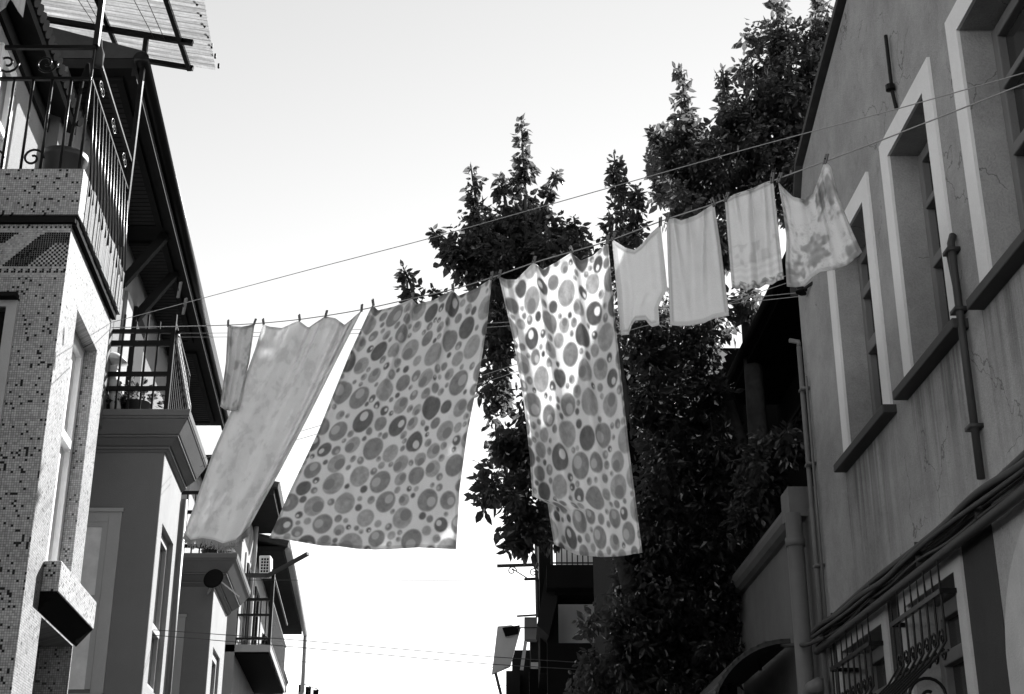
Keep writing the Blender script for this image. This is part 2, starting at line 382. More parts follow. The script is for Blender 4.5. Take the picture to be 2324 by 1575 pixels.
# pipes fixed to the wall
def clip(b, y, z, w=.02): b.fbox(RF, y-.05, y+.05, z-.012, z+.012, 0, w+.05)
p = MB(); p.tube([RF.p(11.93,6.42,.05),RF.p(11.93,6.47,.05),RF.p(11.97,6.5,.12)], .022, 8); p.tube([RF.p(11.93,3.0,.05),RF.p(11.93,6.42,.05)], .022, 10); p.tube([RF.p(11.84,3.7,.03),RF.p(11.84,6.1,.03)], .012, 8)
for z in (4.4,5.3,6.0): clip(p, 11.9, z, .03)
p.build('conduit', M['pipe'], rh, smooth=True)
p = MB(); p.tube([RF.p(7.93,3.98,.045),RF.p(7.93,5.5,.045),RF.p(7.95,5.56,.02)], .024, 10); p.tube([RF.p(8.0,4.0,.03),RF.p(8.0,5.2,.03),RF.p(8.05,5.5,.03)], .012, 8)
for z in (4.3,5.05,5.45): clip(p, 7.95, z, .03)
p.build('conduit', M['conduit'], rh, smooth=True)
p = MB(); p.tube([RF.p(8.72,7.56,.03),RF.p(8.72,7.1,.03),RF.p(8.72,6.95,.015)], .014, 8); p.lathe(RF.p(8.72,7.12,.04), [(.0,-.03),(.035,-.02),(.035,.02),(.0,.03)], 10)
p.build('wall_bracket', M['iron'], rh)
MB().fbox(RF, 10.6, 10.625, 6.98, 7.1, 0, .03).build('wall_hook', M['iron'], rh)
# cable bundle along the wall
cb = MB(); ys = np.linspace(12.0, 4.0, 60)
for k in range(6):
    zz, ww, rr = 3.80+.035*(k%3)-.03*(k//3), .05+.035*(k//2), .011+.006*(k%3)
    cb.tube([RF.p(y, zz + .018*math.sin(y*1.7+k*1.3) - .02*math.sin((y*math.pi/1.3))**2*(k%2), ww+.008*math.sin(y*2+k)) for y in ys], rr, 6)
cb.tube([RF.p(y, 3.70, .09) for y in ys], .032, 10)
for y in np.arange(4.5, 12, 1.15): cb.fbox(RF, y-.008, y+.008, 3.74, 3.9, .001, .1)
tag(cb.build('cable_bundle', M['conduit'], smooth=True, base=RF.p(8,3.8)), 'bundle of dark pipes and cables clipped along the grey wall above its lower windows', 'cables')
# loose cable looping from it to the annex
lc = [onPlane(x,y,RF.p(12,4,.15),V((1,.0297,0))) for x,y in ((1868,1448),(1835,1462),(1780,1465),(1700+35,1457),(1733,1460),(1727,1480),(1725,1520))]
tag(MB().tube(lc, .018, 8).build('loose_cable', M['conduit'], smooth=True, base=lc[0]), 'loose dark cable bent down from the wall in front of the low grey annexe', 'cable')

# ---- annex
ax = empty('annexe', RF.p(14,0,0), 'low grey annexe with rounded coping between the right house and the dark tree', 'building')
b = MB().fbox(RF, 12.02, 16.0, 0, 5.0, -3.0, 0); b.build('wall', M['annex'], ax)
MB().fbox(RF, 15.78, 16.02, 0, 4.98, -.1, .03).build('corner_strip', M['pale'], ax)
b = MB(); b.tube([RF.p(12.6,5.06,.02), RF.p(16.2,5.06,.02)], .12, 14); b.fbox(RF, 12.3, 12.62, 4.95, 5.22, -.25, .16)
b.build('coping', M['pipe'], ax, smooth=False)
b = MB().tube([RF.p(12.35,0.1,.12),RF.p(12.35,4.98,.12)], .075, 14)
for z in (1.6,2.7,3.35,4.72): b.tube([RF.p(12.35,z-.04,.12),RF.p(12.35,z+.04,.12)], .087, 14)
b.tube([RF.p(12.35,3.3,.12),RF.p(12.15,3.42,.12),RF.p(11.95,3.42,.1)], .06, 12)
b.build('downpipe', M['pipe'], ax, smooth=True)
b = MB().fbox(RF, 12.6, 12.85, 3.6, 4.9, -.01, .03); b.build('pilaster', M['right'], ax)
# curved canopy over the annex door
b = MB(); N = 16
for i in range(N):
    def cpt(t): 
        q = t*math.pi/2; return .08+.75*math.sin(q), 3.95-.75*(1-math.cos(q))
    w0,z0 = cpt(i/N); w1,z1 = cpt((i+1)/N)
    b.hexa([RF.p(13.0,z0,w0),RF.p(13.0,z1,w1),RF.p(15.6,z1,w1),RF.p(15.6,z0,w0),RF.p(13.0,z0+.04,w0),RF.p(13.0,z1+.04,w1+.02),RF.p(15.6,z1+.04,w1+.02),RF.p(15.6,z0+.04,w0)])
b.build('canopy', M['conduit'], ax)
b = MB().fbox(RF, 13.2, 15.4, .1, 3.0, .002, .05)
for y in np.arange(13.3,15.4,.12): b.fbox(RF, y, y+.02, .2, 2.9, .05, .07)
b.build('door', M['shade_black'], ax)

# ---- dark house behind the annex
dh = empty('shaded_house', RF.p(15,0,-2), 'black shaded house with a deep eave behind the low annexe', 'house')
EF = Frame(3.3, -.0297, -1)
MB().fbox(EF, 12.2, 17.6, 5.01, 8.0, -4.5, -.7).box(1.45,6,18.6,25,0,9.1).build('wall', M['shade_black'], dh)  # the box behind the trees is added backing to close off bright sky
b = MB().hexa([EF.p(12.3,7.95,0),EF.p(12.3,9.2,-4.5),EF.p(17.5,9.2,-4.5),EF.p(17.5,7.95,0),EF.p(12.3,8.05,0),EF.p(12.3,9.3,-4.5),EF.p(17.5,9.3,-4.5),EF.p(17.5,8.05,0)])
b.fbox(EF, 12.3, 17.5, 7.86, 7.95, -.7, -.02); b.build('roof', M['shade_black'], dh)
MB().tube([EF.p(12.3,7.95,.06),EF.p(17.55,7.95,.06)], .05, 10).build('gutter', M['dark'], dh)
b = MB().fbox(EF, 12.3, 17.5, 7.27, 7.32, -.7, -.6)
for y in np.arange(12.5,17.5,.22): b.fbox(EF, y, y+.1, 7.2, 7.2705, -.7, -.62)
b.fbox(EF, 17.3, 17.5, 7.55, 7.9, -.2, .02); b.build('dentil_course', M['dark'], dh)

# ================================================================== MOSAIC HOUSE (left, nearest)
mh = empty('mosaic_house', LF.p(12.2,0,-1), 'house clad in small glass mosaic tiles with a projecting bay at the left edge', 'house')
MW = Frame(-3.75, -.0954, 1)
Y0, Y1 = 11.18, 13.25
zP, zT = 7.34, 7.80
wy0, wy1, wz0, wz1 = 11.78, 12.79, 4.42, 6.73
b = MB(); b.sheet(LF, Y0, Y1, 0, zP, [(wy0,wy1,wz0,wz1),(11.86,13.22,.3,3.96)], .3)  # the low opening is added to stand for shadow on the wall
b.build('side_wall', M['mosaic2'], mh); b = MB()  # separate copy of the same mosaic, toned for the sunlit side
fx0, fx1 = MW.p(Y0,0).x, LF.p(Y0,0).x
# front face with a window opening near the frame's edge
fw0, fw1, fz0, fz1 = fx0+.04, fx1-.46, 3.9, 6.48
def xz(b, x0,x1,z0,z1,y,t=.3): b.box(x0,x1,y,y+t,z0,z1)
xz(b, fx0-.3, fw0, 0, zP, Y0); xz(b, fw0, fw1, 0, fz0, Y0); xz(b, fw0, fw1, fz1, zP, Y0); xz(b, fw1, fx1-.302, 0, zP, Y0)
b.quad((fx1-.3,Y0-.002,0),(fx1,Y0-.002,0),(fx1,Y0-.002,zP-.002),(fx1-.3,Y0-.002,zP-.002))
b.box(LF.p(Y1,0).x-1.75, LF.p(Y1,0).x-.3, Y1-.3, Y1, 0, zP)
b.build('wall', M['mosaic'], mh)
MB().hexa([(fx0,Y0+.01,zP-.1),(fx1-.01,Y0+.01,zP-.1),LF.p(Y1-.01,zP-.1,-.01),MW.p(Y1-.01,zP-.1),(fx0,Y0+.01,zP+.06),(fx1-.01,Y0+.01,zP+.06),LF.p(Y1-.01,zP+.06,-.01),MW.p(Y1-.01,zP+.06)]).build('balcony_floor', M['cement'], mh)
# main wall behind the balcony
b = MB().fbox(MW, 8.0, 14.05, 0, 9.9, -.3, 0); b.build('rear_wall', M['rough'], mh)
# parapet: mosaic front, whitewashed street side, worn edges
b = MB(); e = .07
b.hexa([(fx0,Y0-e,zP),(fx1+e,Y0-e,zP),LF.p(Y0+.12,zP,e),(fx0,Y0+.12,zP),(fx0,Y0-e,zT),(fx1+e,Y0-e,zT),LF.p(Y0+.12,zT,e),(fx0,Y0+.12,zT)])
b.build('parapet', M['mosaic'], mh, bevel=.012)
b = MB(); Nn = 40; rr = random.Random(3)
for i in range(Nn):
    ya = Y0+.12 + (Y1+.08-Y0-.12)*i/Nn; yb = Y0+.12 + (Y1+.08-Y0-.12)*(i+1)/Nn
    h = zT + rr.uniform(-.03,.012); o = rr.uniform(0,.012)
    b.fbox(LF, ya, yb, zP, h, -.07, e+o)
b.build('parapet', M['rough'], mh)
MB().fbox(LF, Y0-.0, Y1+.04, zP-.075, zP-.002, .001, .045).build('drip_mould', M['dark'], mh)  # moulding coloured dark as the shadow groove under the parapet
MB().box(fx0, fx1+.04, Y0-.045, Y0-.001, zP-.06, zP-.002).build('drip_mould', M['dark'], mh)
# tile frieze under the parapet
P_ = .0205; cols = int((fx1-fx0)/P_); rows = 24
vv, ff, ink = [], [], []
for i in range(cols):
    for r in range(rows):
        x1_ = fx1 - .004 - i*P_; x0_ = x1_ - P_*.86; z1_ = zP - .082 - r*P_; z0_ = z1_ - P_*.86
        q = i - 0.5; rp_ = r - 3
        dk = False
        if r == 0: dk = (i % 2 == 0)
        elif r == 21: dk = (i % 3 != 2)
        elif r == 20: dk = (i % 3 == 0)
        elif 3 <= r <= 18:
            s = 1.05*rp_; per = 38; j = (i - s) % per
            if 0 <= j < 11: dk = True
            elif 22 <= j and rp_ < 5: dk = True
            elif j >= 24 or (i < s - 2): dk = ((i + r) % 2 == 0)
        n0 = len(vv); vv += [(x0_,Y0-.004,z0_),(x1_,Y0-.004,z0_),(x1_,Y0-.004,z1_),(x0_,Y0-.004,z1_)]; ff.append((n0,n0+1,n0+2,n0+3))
        ink.append((.008+.006*rng.random()) if dk else (.3+.22*rng.random()))
fb = MB(); fb.v = [V(v) for v in vv]; fb.f = ff
fo = fb.build('mosaic_frieze', M['tile'], mh)
at = fo.data.attributes.new('ink','FLOAT','FACE'); at.data.foreach_set('value', ink)
# bay side window
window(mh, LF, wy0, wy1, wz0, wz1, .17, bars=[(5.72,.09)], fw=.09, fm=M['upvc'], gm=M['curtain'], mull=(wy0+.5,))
MB().fbox(LF, 11.6, 12.94, .31, 3.96, -.85, -.75).build('recess_back', M['shade_black'], mh)  # back of the added opening, coloured black as shade
# front window
wpar = MB().box(fw1-.0, fw1+.09, Y0-.03, Y0-.002, fz0-.05, fz1+.06).box(fw0-.09, fw0, Y0-.03, Y0-.002, fz0-.05, fz1+.06).box(fw0, fw1, Y0-.03, Y0-.002, fz1, fz1+.06).build('window', M['trim'], mh)
MB().box(fw1-.08,fw1-.002,Y0+.08,Y0+.14,fz0,fz1-.002).box(fw0+.002,fw0+.08,Y0+.08,Y0+.14,fz0,fz1-.002).box(fw0+.08,fw1-.08,Y0+.08,Y0+.14,fz1-.09,fz1-.002).build('frame', M['dark'], wpar)
MB().box(fw0+.08,fw1-.08,Y0+.1,Y0+.11,fz0,fz1-.09).build('pane', M['glass'], wpar)
MB().box(fw0-.1,fw1+.1,Y0-.12,Y0-.031,fz1+.06,fz1+.1).build('hood', M['dark'], wpar)
# boxed sill on the street side
sb = MB().fbox(LF, 11.7, Y1+.12, 4.14, 4.40, .001, .15)
sb.build('sill_box', M['mosaic'], mh, bevel=.01)
MB().hexa([LF.p(11.7,3.98,.001),LF.p(11.7,4.0,.02),LF.p(Y1+.12,4.0,.02),LF.p(Y1+.12,3.98,.001),LF.p(11.7,4.139,.001),LF.p(11.7,4.139,.14),LF.p(Y1+.12,4.139,.14),LF.p(Y1+.12,4.139,.001)]).build('sill_corbel', M['shade_black'], mh)  # corbel coloured black for the shade under the boxed sill
# eave with corrugated tiles
b = MB().hexa([MW.p(8,9.7),MW.p(8,9.6,.26),MW.p(13.6,9.6,.26),MW.p(13.6,9.7),MW.p(8,9.82),MW.p(8,9.7,.26),MW.p(13.6,9.7,.26),MW.p(13.6,9.82)])
b.fbox(MW, 8, 13.6, 9.46, 9.62, .001, .04)
b.build('eave', M['wood'], mh)
b = MB()
for y in np.arange(8, 13.7, .13): b.tube([MW.p(y,10.3,-.9),MW.p(y,9.76,.3)], .06, 8)
b.build('roof', M['tiles'], mh)
# door and things on the balcony
window(mh, MW, 11.15, 11.7, 7.42, 9.15, -.06, bars=[(8.4,.08)], fw=.1, fm=M['upvc'])
b = MB().fbox(MW, 11.78, 11.9, 7.42, 9.19, .001, .06); b.build('pilaster', M['mosaic'], mh)
# balcony railing
RT = 9.13
b = MB(); cA = LF.p(Y0+.03,RT,.0); cB = LF.p(Y1+.1,RT,.0)
x0r = fx0
for z, t in ((RT,.035),(RT-.34,.03),(zT+.02,.03)):
    b.bar((x0r,Y0+.03,z),(fx1+.0,Y0+.03,z),t); 
for z, t in ((RT,.03),(RT-.34,.022),(zT-.02,.02)): b.bar(LF.p(Y0+.03,z), LF.p(Y1+.1,z), t)
rail = b.build('balcony_railing', M['iron'], mh)
for i in range(9):
    x = fx1 - .01 - .175*i
    if x < fx0: break
    MB().tube([(x,Y0+.03,zT-.02),(x,Y0+.03,RT-.33 if i else RT)],.013,10).build('baluster', M['iron'], rail, smooth=True)
nb = 13
for i in range(nb):
    y = Y0+.16 + (Y1+.08-Y0-.16)*i/(nb-1)
    MB().tube([LF.p(y,zP+.3,.085), LF.p(y,RT-.33,.0)], .0085, 8).build('baluster', M['iron'], rail, smooth=True)
for i in range(3):
    y = Y0+.42+.68*i; 
    r = MB().tube(scroll(LF.p(y,RT-.17,0), (0,1,0), (0,0,1), .06, 1.3, 22), .006, 6); r.tube(scroll(LF.p(y+.1,RT-.17,0), (0,-1,0), (0,0,-1), .06, 1.3, 22), .006, 6); r.build('railing_scroll', M['iron'], rail, smooth=True)
for xx in (fx1-.44, fx1-.8):
    MB().tube(scroll((xx,Y0+.03,RT-.17), (1,0,0), (0,0,-1), .11, 1.3, 22), .011, 6).build('railing_scroll', M['iron'], rail, smooth=True); MB().tube(scroll((xx,Y0+.03,zT+.16), (1,0,0), (0,0,1), .1, 1.3, 22), .011, 6).build('railing_scroll', M['iron'], rail, smooth=True)
for y in np.linspace(Y0+.5, Y1-.2, 5):
    MB().bar(LF.p(y-.08,RT-.7-.0,.01), LF.p(y+.08,RT-.72,.01), .012).build('railing_tie', M['iron'], rail)
# canopy over the balcony
cn = empty('balcony_canopy', (LF.p(Y1+.1,RT).x,13.4,RT), 'iron framed canopy of pale corrugated sheet over the mosaic balcony', 'canopy')
PN = V((.187,0,1)).normalized(); PP = V((-3.7,13.4,10.69))
def cz(x, off=0): return 10.69 - .187*(x+3.7) + off
b = MB(); b.bar((-5.3,13.4,cz(-5.3)),(-3.55,13.4,cz(-3.55)),.05,.06); b.build('beam', M['iron'], cn)
b = MB(); b.bar((-5.3,13.94,cz(-5.3)),(-3.66,13.94,cz(-3.66)),.05,.05); b.build('beam', M['iron'], cn)
b = MB(); b.bar((-3.62,10.5,cz(-3.62)-.005),(-3.71,13.97,cz(-3.71)-.005),.05,.05); b.build('beam', M['iron'], cn)
b = MB(); b.bar((-4.45,10.5,cz(-4.45)+.02),(-4.52,13.97,cz(-4.52)+.02),.045,.04); b.build('beam', M['iron'], cn)
b = MB(); b.bar(LF.p(Y1+.1,RT-1.0,0),V((LF.p(Y1+.1,0).x,13.4,cz(-4.07)-.03)),.05); b.build('post', M['iron'], cn)
b = MB(); b.bar((fx1-.0,Y0+.03,RT+.02),(fx1-.0,Y0+.03,cz(-3.87)-.03),.05); b.build('post', M['iron'], cn)
b = MB(); nx = 10; ny = 140
for j in range(ny):
    ya, yb = 10.3 + (13.97-10.3)*j/ny, 10.3 + (13.97-10.3)*(j+1)/ny
    za, zb = .06+.016*math.sin(ya*2*math.pi/.1), .06+.016*math.sin(yb*2*math.pi/.1)
    xl, xr = -5.35, -3.27-.14*max(0,(ya-12.65)/1.3)
    b.quad((xl,ya,cz(xl,za)),(xr,ya,cz(xr,za)),(xr,yb,cz(xr,zb)),(xl,yb,cz(xl,zb)))
sh = b.build('roof_sheet', M['sheet'], cn); s_ = sh.modifiers.new('thick','SOLIDIFY'); s_.thickness = .003
b = MB()
for y in np.arange(10.5,13.95,.2): b.lathe((-3.36,y,cz(-3.36)+.06), [(.008,-.03),(.014,-.02),(.014,.03)], 8)
b.build('fixing', M['iron'], cn)
# drying strings under the canopy
for k,(x0,x1) in enumerate(((-5.0,-4.62),(-4.75,-4.55),(-4.2,-3.98),(-3.95,-3.86))):
    o = MB().tube([V((x0,10.6,cz(x0)-.03)),V((x1,13.4,cz(x1)-.03))], .004, 5).build('string', M['cord'], cn)
# pot on the parapet
pt = MB().lathe((-4.12,Y0+.32,zP+.06), [(.13,0),(.17,.12),(.19,.66),(.21,.68),(.21,.74),(.18,.74),(.15,.64)], 28)
tag(pt.build('plant_pot', M['pot'], smooth=True, base=(-4.12,Y0+.32,zP+.06)), 'large black round tub standing behind the mosaic parapet', 'tub')
b = MB().tube([(-4.2,Y0+.5,zP+.06),(-4.1,Y0+.45,RT-.1)], .02, 8); b.tube([(-4.06,Y0+.42,RT-.1),(-4.02,Y0+.32,RT+.02)],[.05,.015],10)
tag(b.build('folded_parasol', M['dark'], smooth=True, base=(-4.2,Y0+.5,zP+.06)), 'dark folded parasol leaning in the corner of the mosaic balcony', 'parasol')
tg = MB().lathe(LF.p(Y0+.08,RT-.16,.03), [(.012,.28),(.02,.2),(.05,.12),(.045,0),(.03,-.02)], 12)
tag(tg.build('hanging_bottle', M['soffit'], smooth=True, base=LF.p(Y0+.08,RT-.16,.03)), 'pale bottle tied to the corner post of the mosaic balcony railing', 'bottle')
# white sheet at top left corner, hanging over the balcony
hv = MB(); 
for i in range(12):
    a_, b_ = i/12, (i+1)/12
    f1 = lambda t: V((-4.9+.42*t, 10.9+.05*math.sin(t*14), 0))
    p0, p1 = f1(a_), f1(b_)
    hv.quad(p0+V((0,0,9.35+.25*math.cos(a_*9)*.3)),p1+V((0,0,9.35+.25*math.cos(b_*9)*.3)),p1+V((0,0,10.7)),p0+V((0,0,10.7)))
o = tag(hv.build('balcony_curtain', M['curtain'], smooth=True, base=(-4.7,10.9,10.7)), 'pale curtain hanging at the back of the mosaic balcony under the canopy', 'curtain')
o.modifiers.new('t','SOLIDIFY').thickness = .004

# ================================================================== SECOND HOUSE (stucco, cornice and balcony)
sh2 = empty('stucco_house', LF.p(18.4,0,-1), 'grey stucco house with moulded cornice and iron balcony under a long eave', 'house')
W2 = Frame(-3.6, -.0954, 1)
def bay(root, ya, yb, top, wall, side, holes, deep=1.5):  # front and side coloured apart: shade on the front, sun on the side
    b = MB(); b.sheet(LF, ya, yb, 0, top, holes, .25)
    b.build('wall', side, root)
    xr = LF.p(ya,0).x; 
    b = MB(); b.box(xr-deep-.6, xr-.002, ya-.02, ya-.001, 0, top); b.box(LF.p(yb,0).x-deep, LF.p(yb,0).x-.26, yb-.25, yb-.003, 0, top)
    return b.build('front_wall', wall, root)
bay(sh2, 17.5, 19.27, 7.19, M['stucco'], M['pale'], [(17.83,18.94,4.3,6.36)])
def cornice(root, ya, yb, z0, z1, proj, mat, deep=1.45):
    b = MB(); st = [(0,.08,.06,.16),(.08,.16,.2,.2),(.16,.34,.22,.5),(.34,.4,.55,.55),(.4,.76,.57,.92),(.76,.82,.95,.95),(.82,1,.97,1)]
    for a, c, f, f2 in st:
        za, zc = z0+(z1-z0)*a, z0+(z1-z0)*c-.001; xl = LF.p(ya,0).x-deep-.5
        b.hexa([V((xl, ya-proj*f, za)), LF.p(ya-proj*f, za, proj*f), LF.p(yb+proj*f*.4, za, proj*f), LF.p(yb+proj*f*.4, za, -deep),
                V((xl, ya-proj*f2, zc)), LF.p(ya-proj*f2, zc, proj*f2), LF.p(yb+proj*f2*.4, zc, proj*f2), LF.p(yb+proj*f2*.4, zc, -deep)])
    return b.build('cornice', mat, root, bevel=.012)
cornice(sh2, 17.5, 19.27, 7.19, 7.69, .32, M['cornice'])
MB().fbox(W2, 13.3, 25.4, 0, 7.6, -.9, -.6).fbox(W2, 13.3, 23.9, 7.45, 10.29, -.9, 0).build('rear_wall', M['stucco'], sh2)
def frontwin(root, y, x0, x1, z0, z1, ztr, tw=.16):
    b = MB().box(x1, x1+tw, y-.05, y-.021, z0-.05, z1+tw).box(x0-tw, x0, y-.05, y-.021, z0-.05, z1+tw).box(x0, x1, y-.05, y-.021, z1, z1+tw)
    b.box(x0-tw-.02, x1+tw+.02, y-.075, y-.0501, z1+tw-.03, z1+tw+.02)
    par = b.build('window', M['trim'], root, bevel=.006)
    f = MB().box(x1-.07,x1-.001,y-.048,y-.0205,z0,z1-.001).box(x0+.001,x0+.07,y-.048,y-.0205,z0,z1-.001).box(x0+.07,x1-.07,y-.048,y-.0205,z1-.06,z1-.001).box(x0+.001,x1-.001,y-.06,y-.0482,ztr-.07,ztr+.07)
    f.build('frame', M['trim'], par)
    MB().box(x0+.07,x1-.07,y-.032,y-.0215,z0,z1-.06).build('pane', M['curtain'], par)
    MB().box(x0-tw,x1+tw,y-.12,y-.021,z0-.14,z0-.06).build('sill', M['trim'], par)
frontwin(sh2, 17.5, -5.72, -5.09, 4.2, 6.27, 5.27)
window(sh2, LF, 17.83, 18.94, 4.3, 6.36, .12, bars=[(5.1,.1)], fw=.1, fm=M['trim'], gm=M['glass'])
# downpipe-like strip beside the bay
MB().tube([LF.p(19.35,3,.04),LF.p(19.35,7.1,.04)], .05, 10).build('downpipe', M['pipe'], sh2, smooth=True)
# eave: soffit, boards, gutter, brackets
b = MB(); ya, yb, zE = 13.35, 25.5, 10.3
b.hexa([LE.p(ya,zE,-1.15),LE.p(ya,zE,0),LE.p(yb,zE,0),LE.p(yb,zE,-1.25),LE.p(ya,zE+.12,-1.15),LE.p(ya,zE+.12,0),LE.p(yb,zE+.12,0),LE.p(yb,zE+.12,-1.25)])
b.fbox(LE, ya, yb, zE-.1, zE+.16, .0, .05)
ev = b.build('eave', M['wood'], sh2)
def panel(y0,y1):
    q = MB(); q.fbox(LE, y0, y1, zE-.02, zE-.002, -.72, -.2)
    q.build('soffit_panel', M['soffit'], ev)
    q = MB()
    q.fbox(LE, y0-.08,y1+.08,zE-.05,zE-.0025,-.8,-.72); q.fbox(LE, y0-.08,y1+.08,zE-.05,zE-.0025,-.2,-.12); q.fbox(LE,y0-.08,y0,zE-.045,zE-.0025,-.72,-.2); q.fbox(LE,y1,y1+.08,zE-.045,zE-.0025,-.72,-.2)
    for y in np.arange(y0+.1,y1,.11): q.fbox(LE,y,y+.012,zE-.026,zE-.0205,-.72,-.2)
    q.build('soffit_trim', M['wood'], ev)
panel(13.6,17.1); panel(17.7,21.2); panel(21.8,25.2)
MB().tube([LE.p(ya-.05,zE+.1,.1),LE.p(yb,zE+.1,.1)], .085, 12).build('gutter', M['iron'], ev, smooth=True)
for y in (17.4, 18.6):
    MB().bar(LE.p(y,zE-.02,-.1), W2.p(y,zE-.75,.02), .09, .12).build('bracket', M['wood'], ev)
b = MB().hexa([LE.p(ya,zE+.13,-1.5),LE.p(ya,zE+.13,.12),LE.p(yb,zE+.13,.12),LE.p(yb,zE+.13,-1.7),LE.p(ya,zE+.7,-1.5),LE.p(ya,zE+.22,.12),LE.p(yb,zE+.22,.12),LE.p(yb,zE+.7,-1.7)])
b.build('roof', M['tiles'], sh2)
# balcony railing 2
z0, z1 = 7.69, 8.93
b = MB(); ya, yb = 17.25, 19.0
xl = LF.p(ya,0).x-1.3; xr = LF.p(ya,0).x
for z,t in ((z1-.14,.055),(z1-.3,.055),(z0+.5,.06),(z0+.3,.06),(z0+.9,.02)): b.bar((xl,ya,z),(xr,ya,z),.035,t)
b.bar(LF.p(ya,z1+.02),LF.p(yb,z1-.1),.03); b.bar(LF.p(ya,z0+.05),LF.p(yb,z0+.05),.025); b.bar(V((xr,ya,z0)),V((xr,ya,z1+.1)),.055)
r2 = b.build('balcony_railing', M['iron'], sh2)
for i in range(9):
    x = xr-.19-.155*i
    MB().bar((x,ya,z0),(x,ya,z1+(.1 if i%2 else 0)),.024).build('baluster', M['iron'], r2)
for i in range(11):
    y = ya+.1+(yb-ya-.1)*i/10
    MB().bar(LF.p(y,z0),LF.p(y,z1-.12),.02).build('baluster', M['iron'], r2)
ld = MB()
for a,c in ((0,.0),(.0,-.12)): ld.bar(LF.p(ya+.05,z1-.15+c,.05),LF.p(yb,z1-.55+c,.05),.022)
for t in np.linspace(0,1,15): ld.bar(LF.p(ya+.05+(yb-ya-.05)*t,z1-.15-.4*t,.055),LF.p(ya+.05+(yb-ya-.05)*t,z1-.27-.4*t,.055),.018)
tag(ld.build('drying_rack', M['trim'], base=LF.p(ya,z1-.2,.05)), 'pale narrow drying rack tied along the stucco house balcony railing', 'drying rack')
# balcony things 2: pale door, dark shutter, pots with plants, folded parasol
b = MB().fbox(W2, 17.75, 18.2, 7.7, 9.6, .002, .05); b.build('door', M['pale'], sh2)
b = MB().fbox(W2, 18.5, 19.3, 7.7, 9.7, .002, .05); b.build('shutter', M['wood'], sh2)
def sprig(base, n, r, seed, size=.09):
    R = np.random.default_rng(seed); vs_, fs_ = [], []
    for i in range(n):
        d = R.normal(size=3); d[2] = abs(d[2])*.9; d /= np.linalg.norm(d); p = np.array(base) + d*r*R.uniform(.3,1)
        leaf(vs_, fs_, p, d + np.array([0,0,-.3]), R, size*R.uniform(.7,1.3))
    m_ = MB(); m_.v = [V(v) for v in vs_]; m_.f = fs_; return m_
def leaf(vs_, fs_, p, d, R, L, wr=.24):
    d = d/np.linalg.norm(d); u = R.normal(size=3); u -= d*u.dot(d); u /= np.linalg.norm(u); nn = np.cross(d,u)
    n0 = len(vs_); w_ = L*wr; s = .05*L
    vs_ += [p, p+d*L*.3+u*w_-nn*s, p+d*L*.65+u*w_*.85-nn*s*1.6, p+d*L-nn*s*3.2, p+d*L*.65-u*w_*.85-nn*s*1.6, p+d*L*.3-u*w_-nn*s, p+d*L*.5+nn*s]
    fs_ += [(n0,n0+1,n0+2,n0+6),(n0+6,n0+2,n0+3),(n0+6,n0+3,n0+4),(n0,n0+6,n0+4,n0+5)]
def potted(loc, r, lab, n=120):
    t = empty('potted_plant', loc, lab, 'potted plant')
    MB().lathe(loc, [(r*.7,0),(r*.95,r*1.0),(r,r*1.02),(r*.9,r*.95)], 20).build('pot', M['pot'], t, smooth=True)
    sprig(V(loc)+V((0,0,r*1.1)), n, r*1.6, int(loc[1]*10), .1).build('foliage', M['leaf'], t)
potted(LF.p(17.6,7.7,-.45), .2, 'black pot of spiky plants behind the stucco balcony bars')
potted(LF.p(17.5,7.7,-.72), .13, 'small potted plant at the bay wall end of the stucco balcony')
b = MB().tube([LF.p(17.4,7.75,-.68),LF.p(17.4,8.35,-.78)], [.07,.06], 12); b.lathe(LF.p(17.4,8.4,-.79), [(.2,0),(.17,.07),(.08,.13),(.02,.15)], 20)
tag(b.build('rolled_mat', M['metalbox'], smooth=True, base=LF.p(17.4,7.75,-.68)), 'pale rolled mat under a rounded cap leaning on the stucco balcony', 'rolled mat')

# ================================================================== THIRD HOUSE
h3 = empty('plain_house', LF.p(25.3,0,-1), 'plain grey house with stepped cornice just beyond the stucco house', 'house')
bay(h3, 24.15, 26.6, 6.92, M['stucco'], M['pale'], [(24.7,25.9,3.6,6.0)])
cornice(h3, 24.15, 26.6, 6.92, 7.42, .4, M['cornice'])
window(h3, LF, 24.7, 25.9, 3.6, 6.0, .1, bars=[(5.2,.1)], fw=.12, fm=M['trim'])
frontwin(h3, 24.15, -6.3, -5.7, 4.2, 6.26, 5.3)
W3 = Frame(-3.55, -.0954, 1)
MB().fbox(W3, 25.45, 30.3, 0, 12.2, -.3, 0).build('rear_wall', M['pale'], h3)
ra, rb, zz0 = 24.0, 26.5, 7.43
b = MB(); xr = LF.p(ra,0).x
for z,t in ((8.55,.06),(8.2,.06),(7.6,.06)): b.bar((xr-1.4,ra,z),(xr,ra,z),.04,t)
b.bar(LF.p(ra,8.55),LF.p(rb,8.55),.04); b.bar(V((xr,ra,zz0)),V((xr,ra,8.6)),.05)
r3 = b.build('balcony_railing', M['iron'], h3)
for i in range(9): MB().bar((xr-.15-.14*i,ra,zz0),(xr-.15-.14*i,ra,8.55),.022).build('baluster', M['iron'], r3)
for i in range(10): y = ra+.2+.25*i; MB().bar(LF.p(y,zz0),LF.p(y,8.55),.022).build('baluster', M['iron'], r3)
potted(LF.p(24.6,7.43,-.12), .22, 'bushy potted plant on the corner of the plain house cornice', 160)
b = MB().fbox(LE, 25.9, 31.5, 9.7, 9.85, -1.6, .1); b.build('eave', M['wood'], h3)
ds = empty('satellite_dish', LF.p(24.1,6.85,.15), 'dark satellite dish under the plain house cornice', 'satellite dish')
c0 = onY(487,1316,23.6)
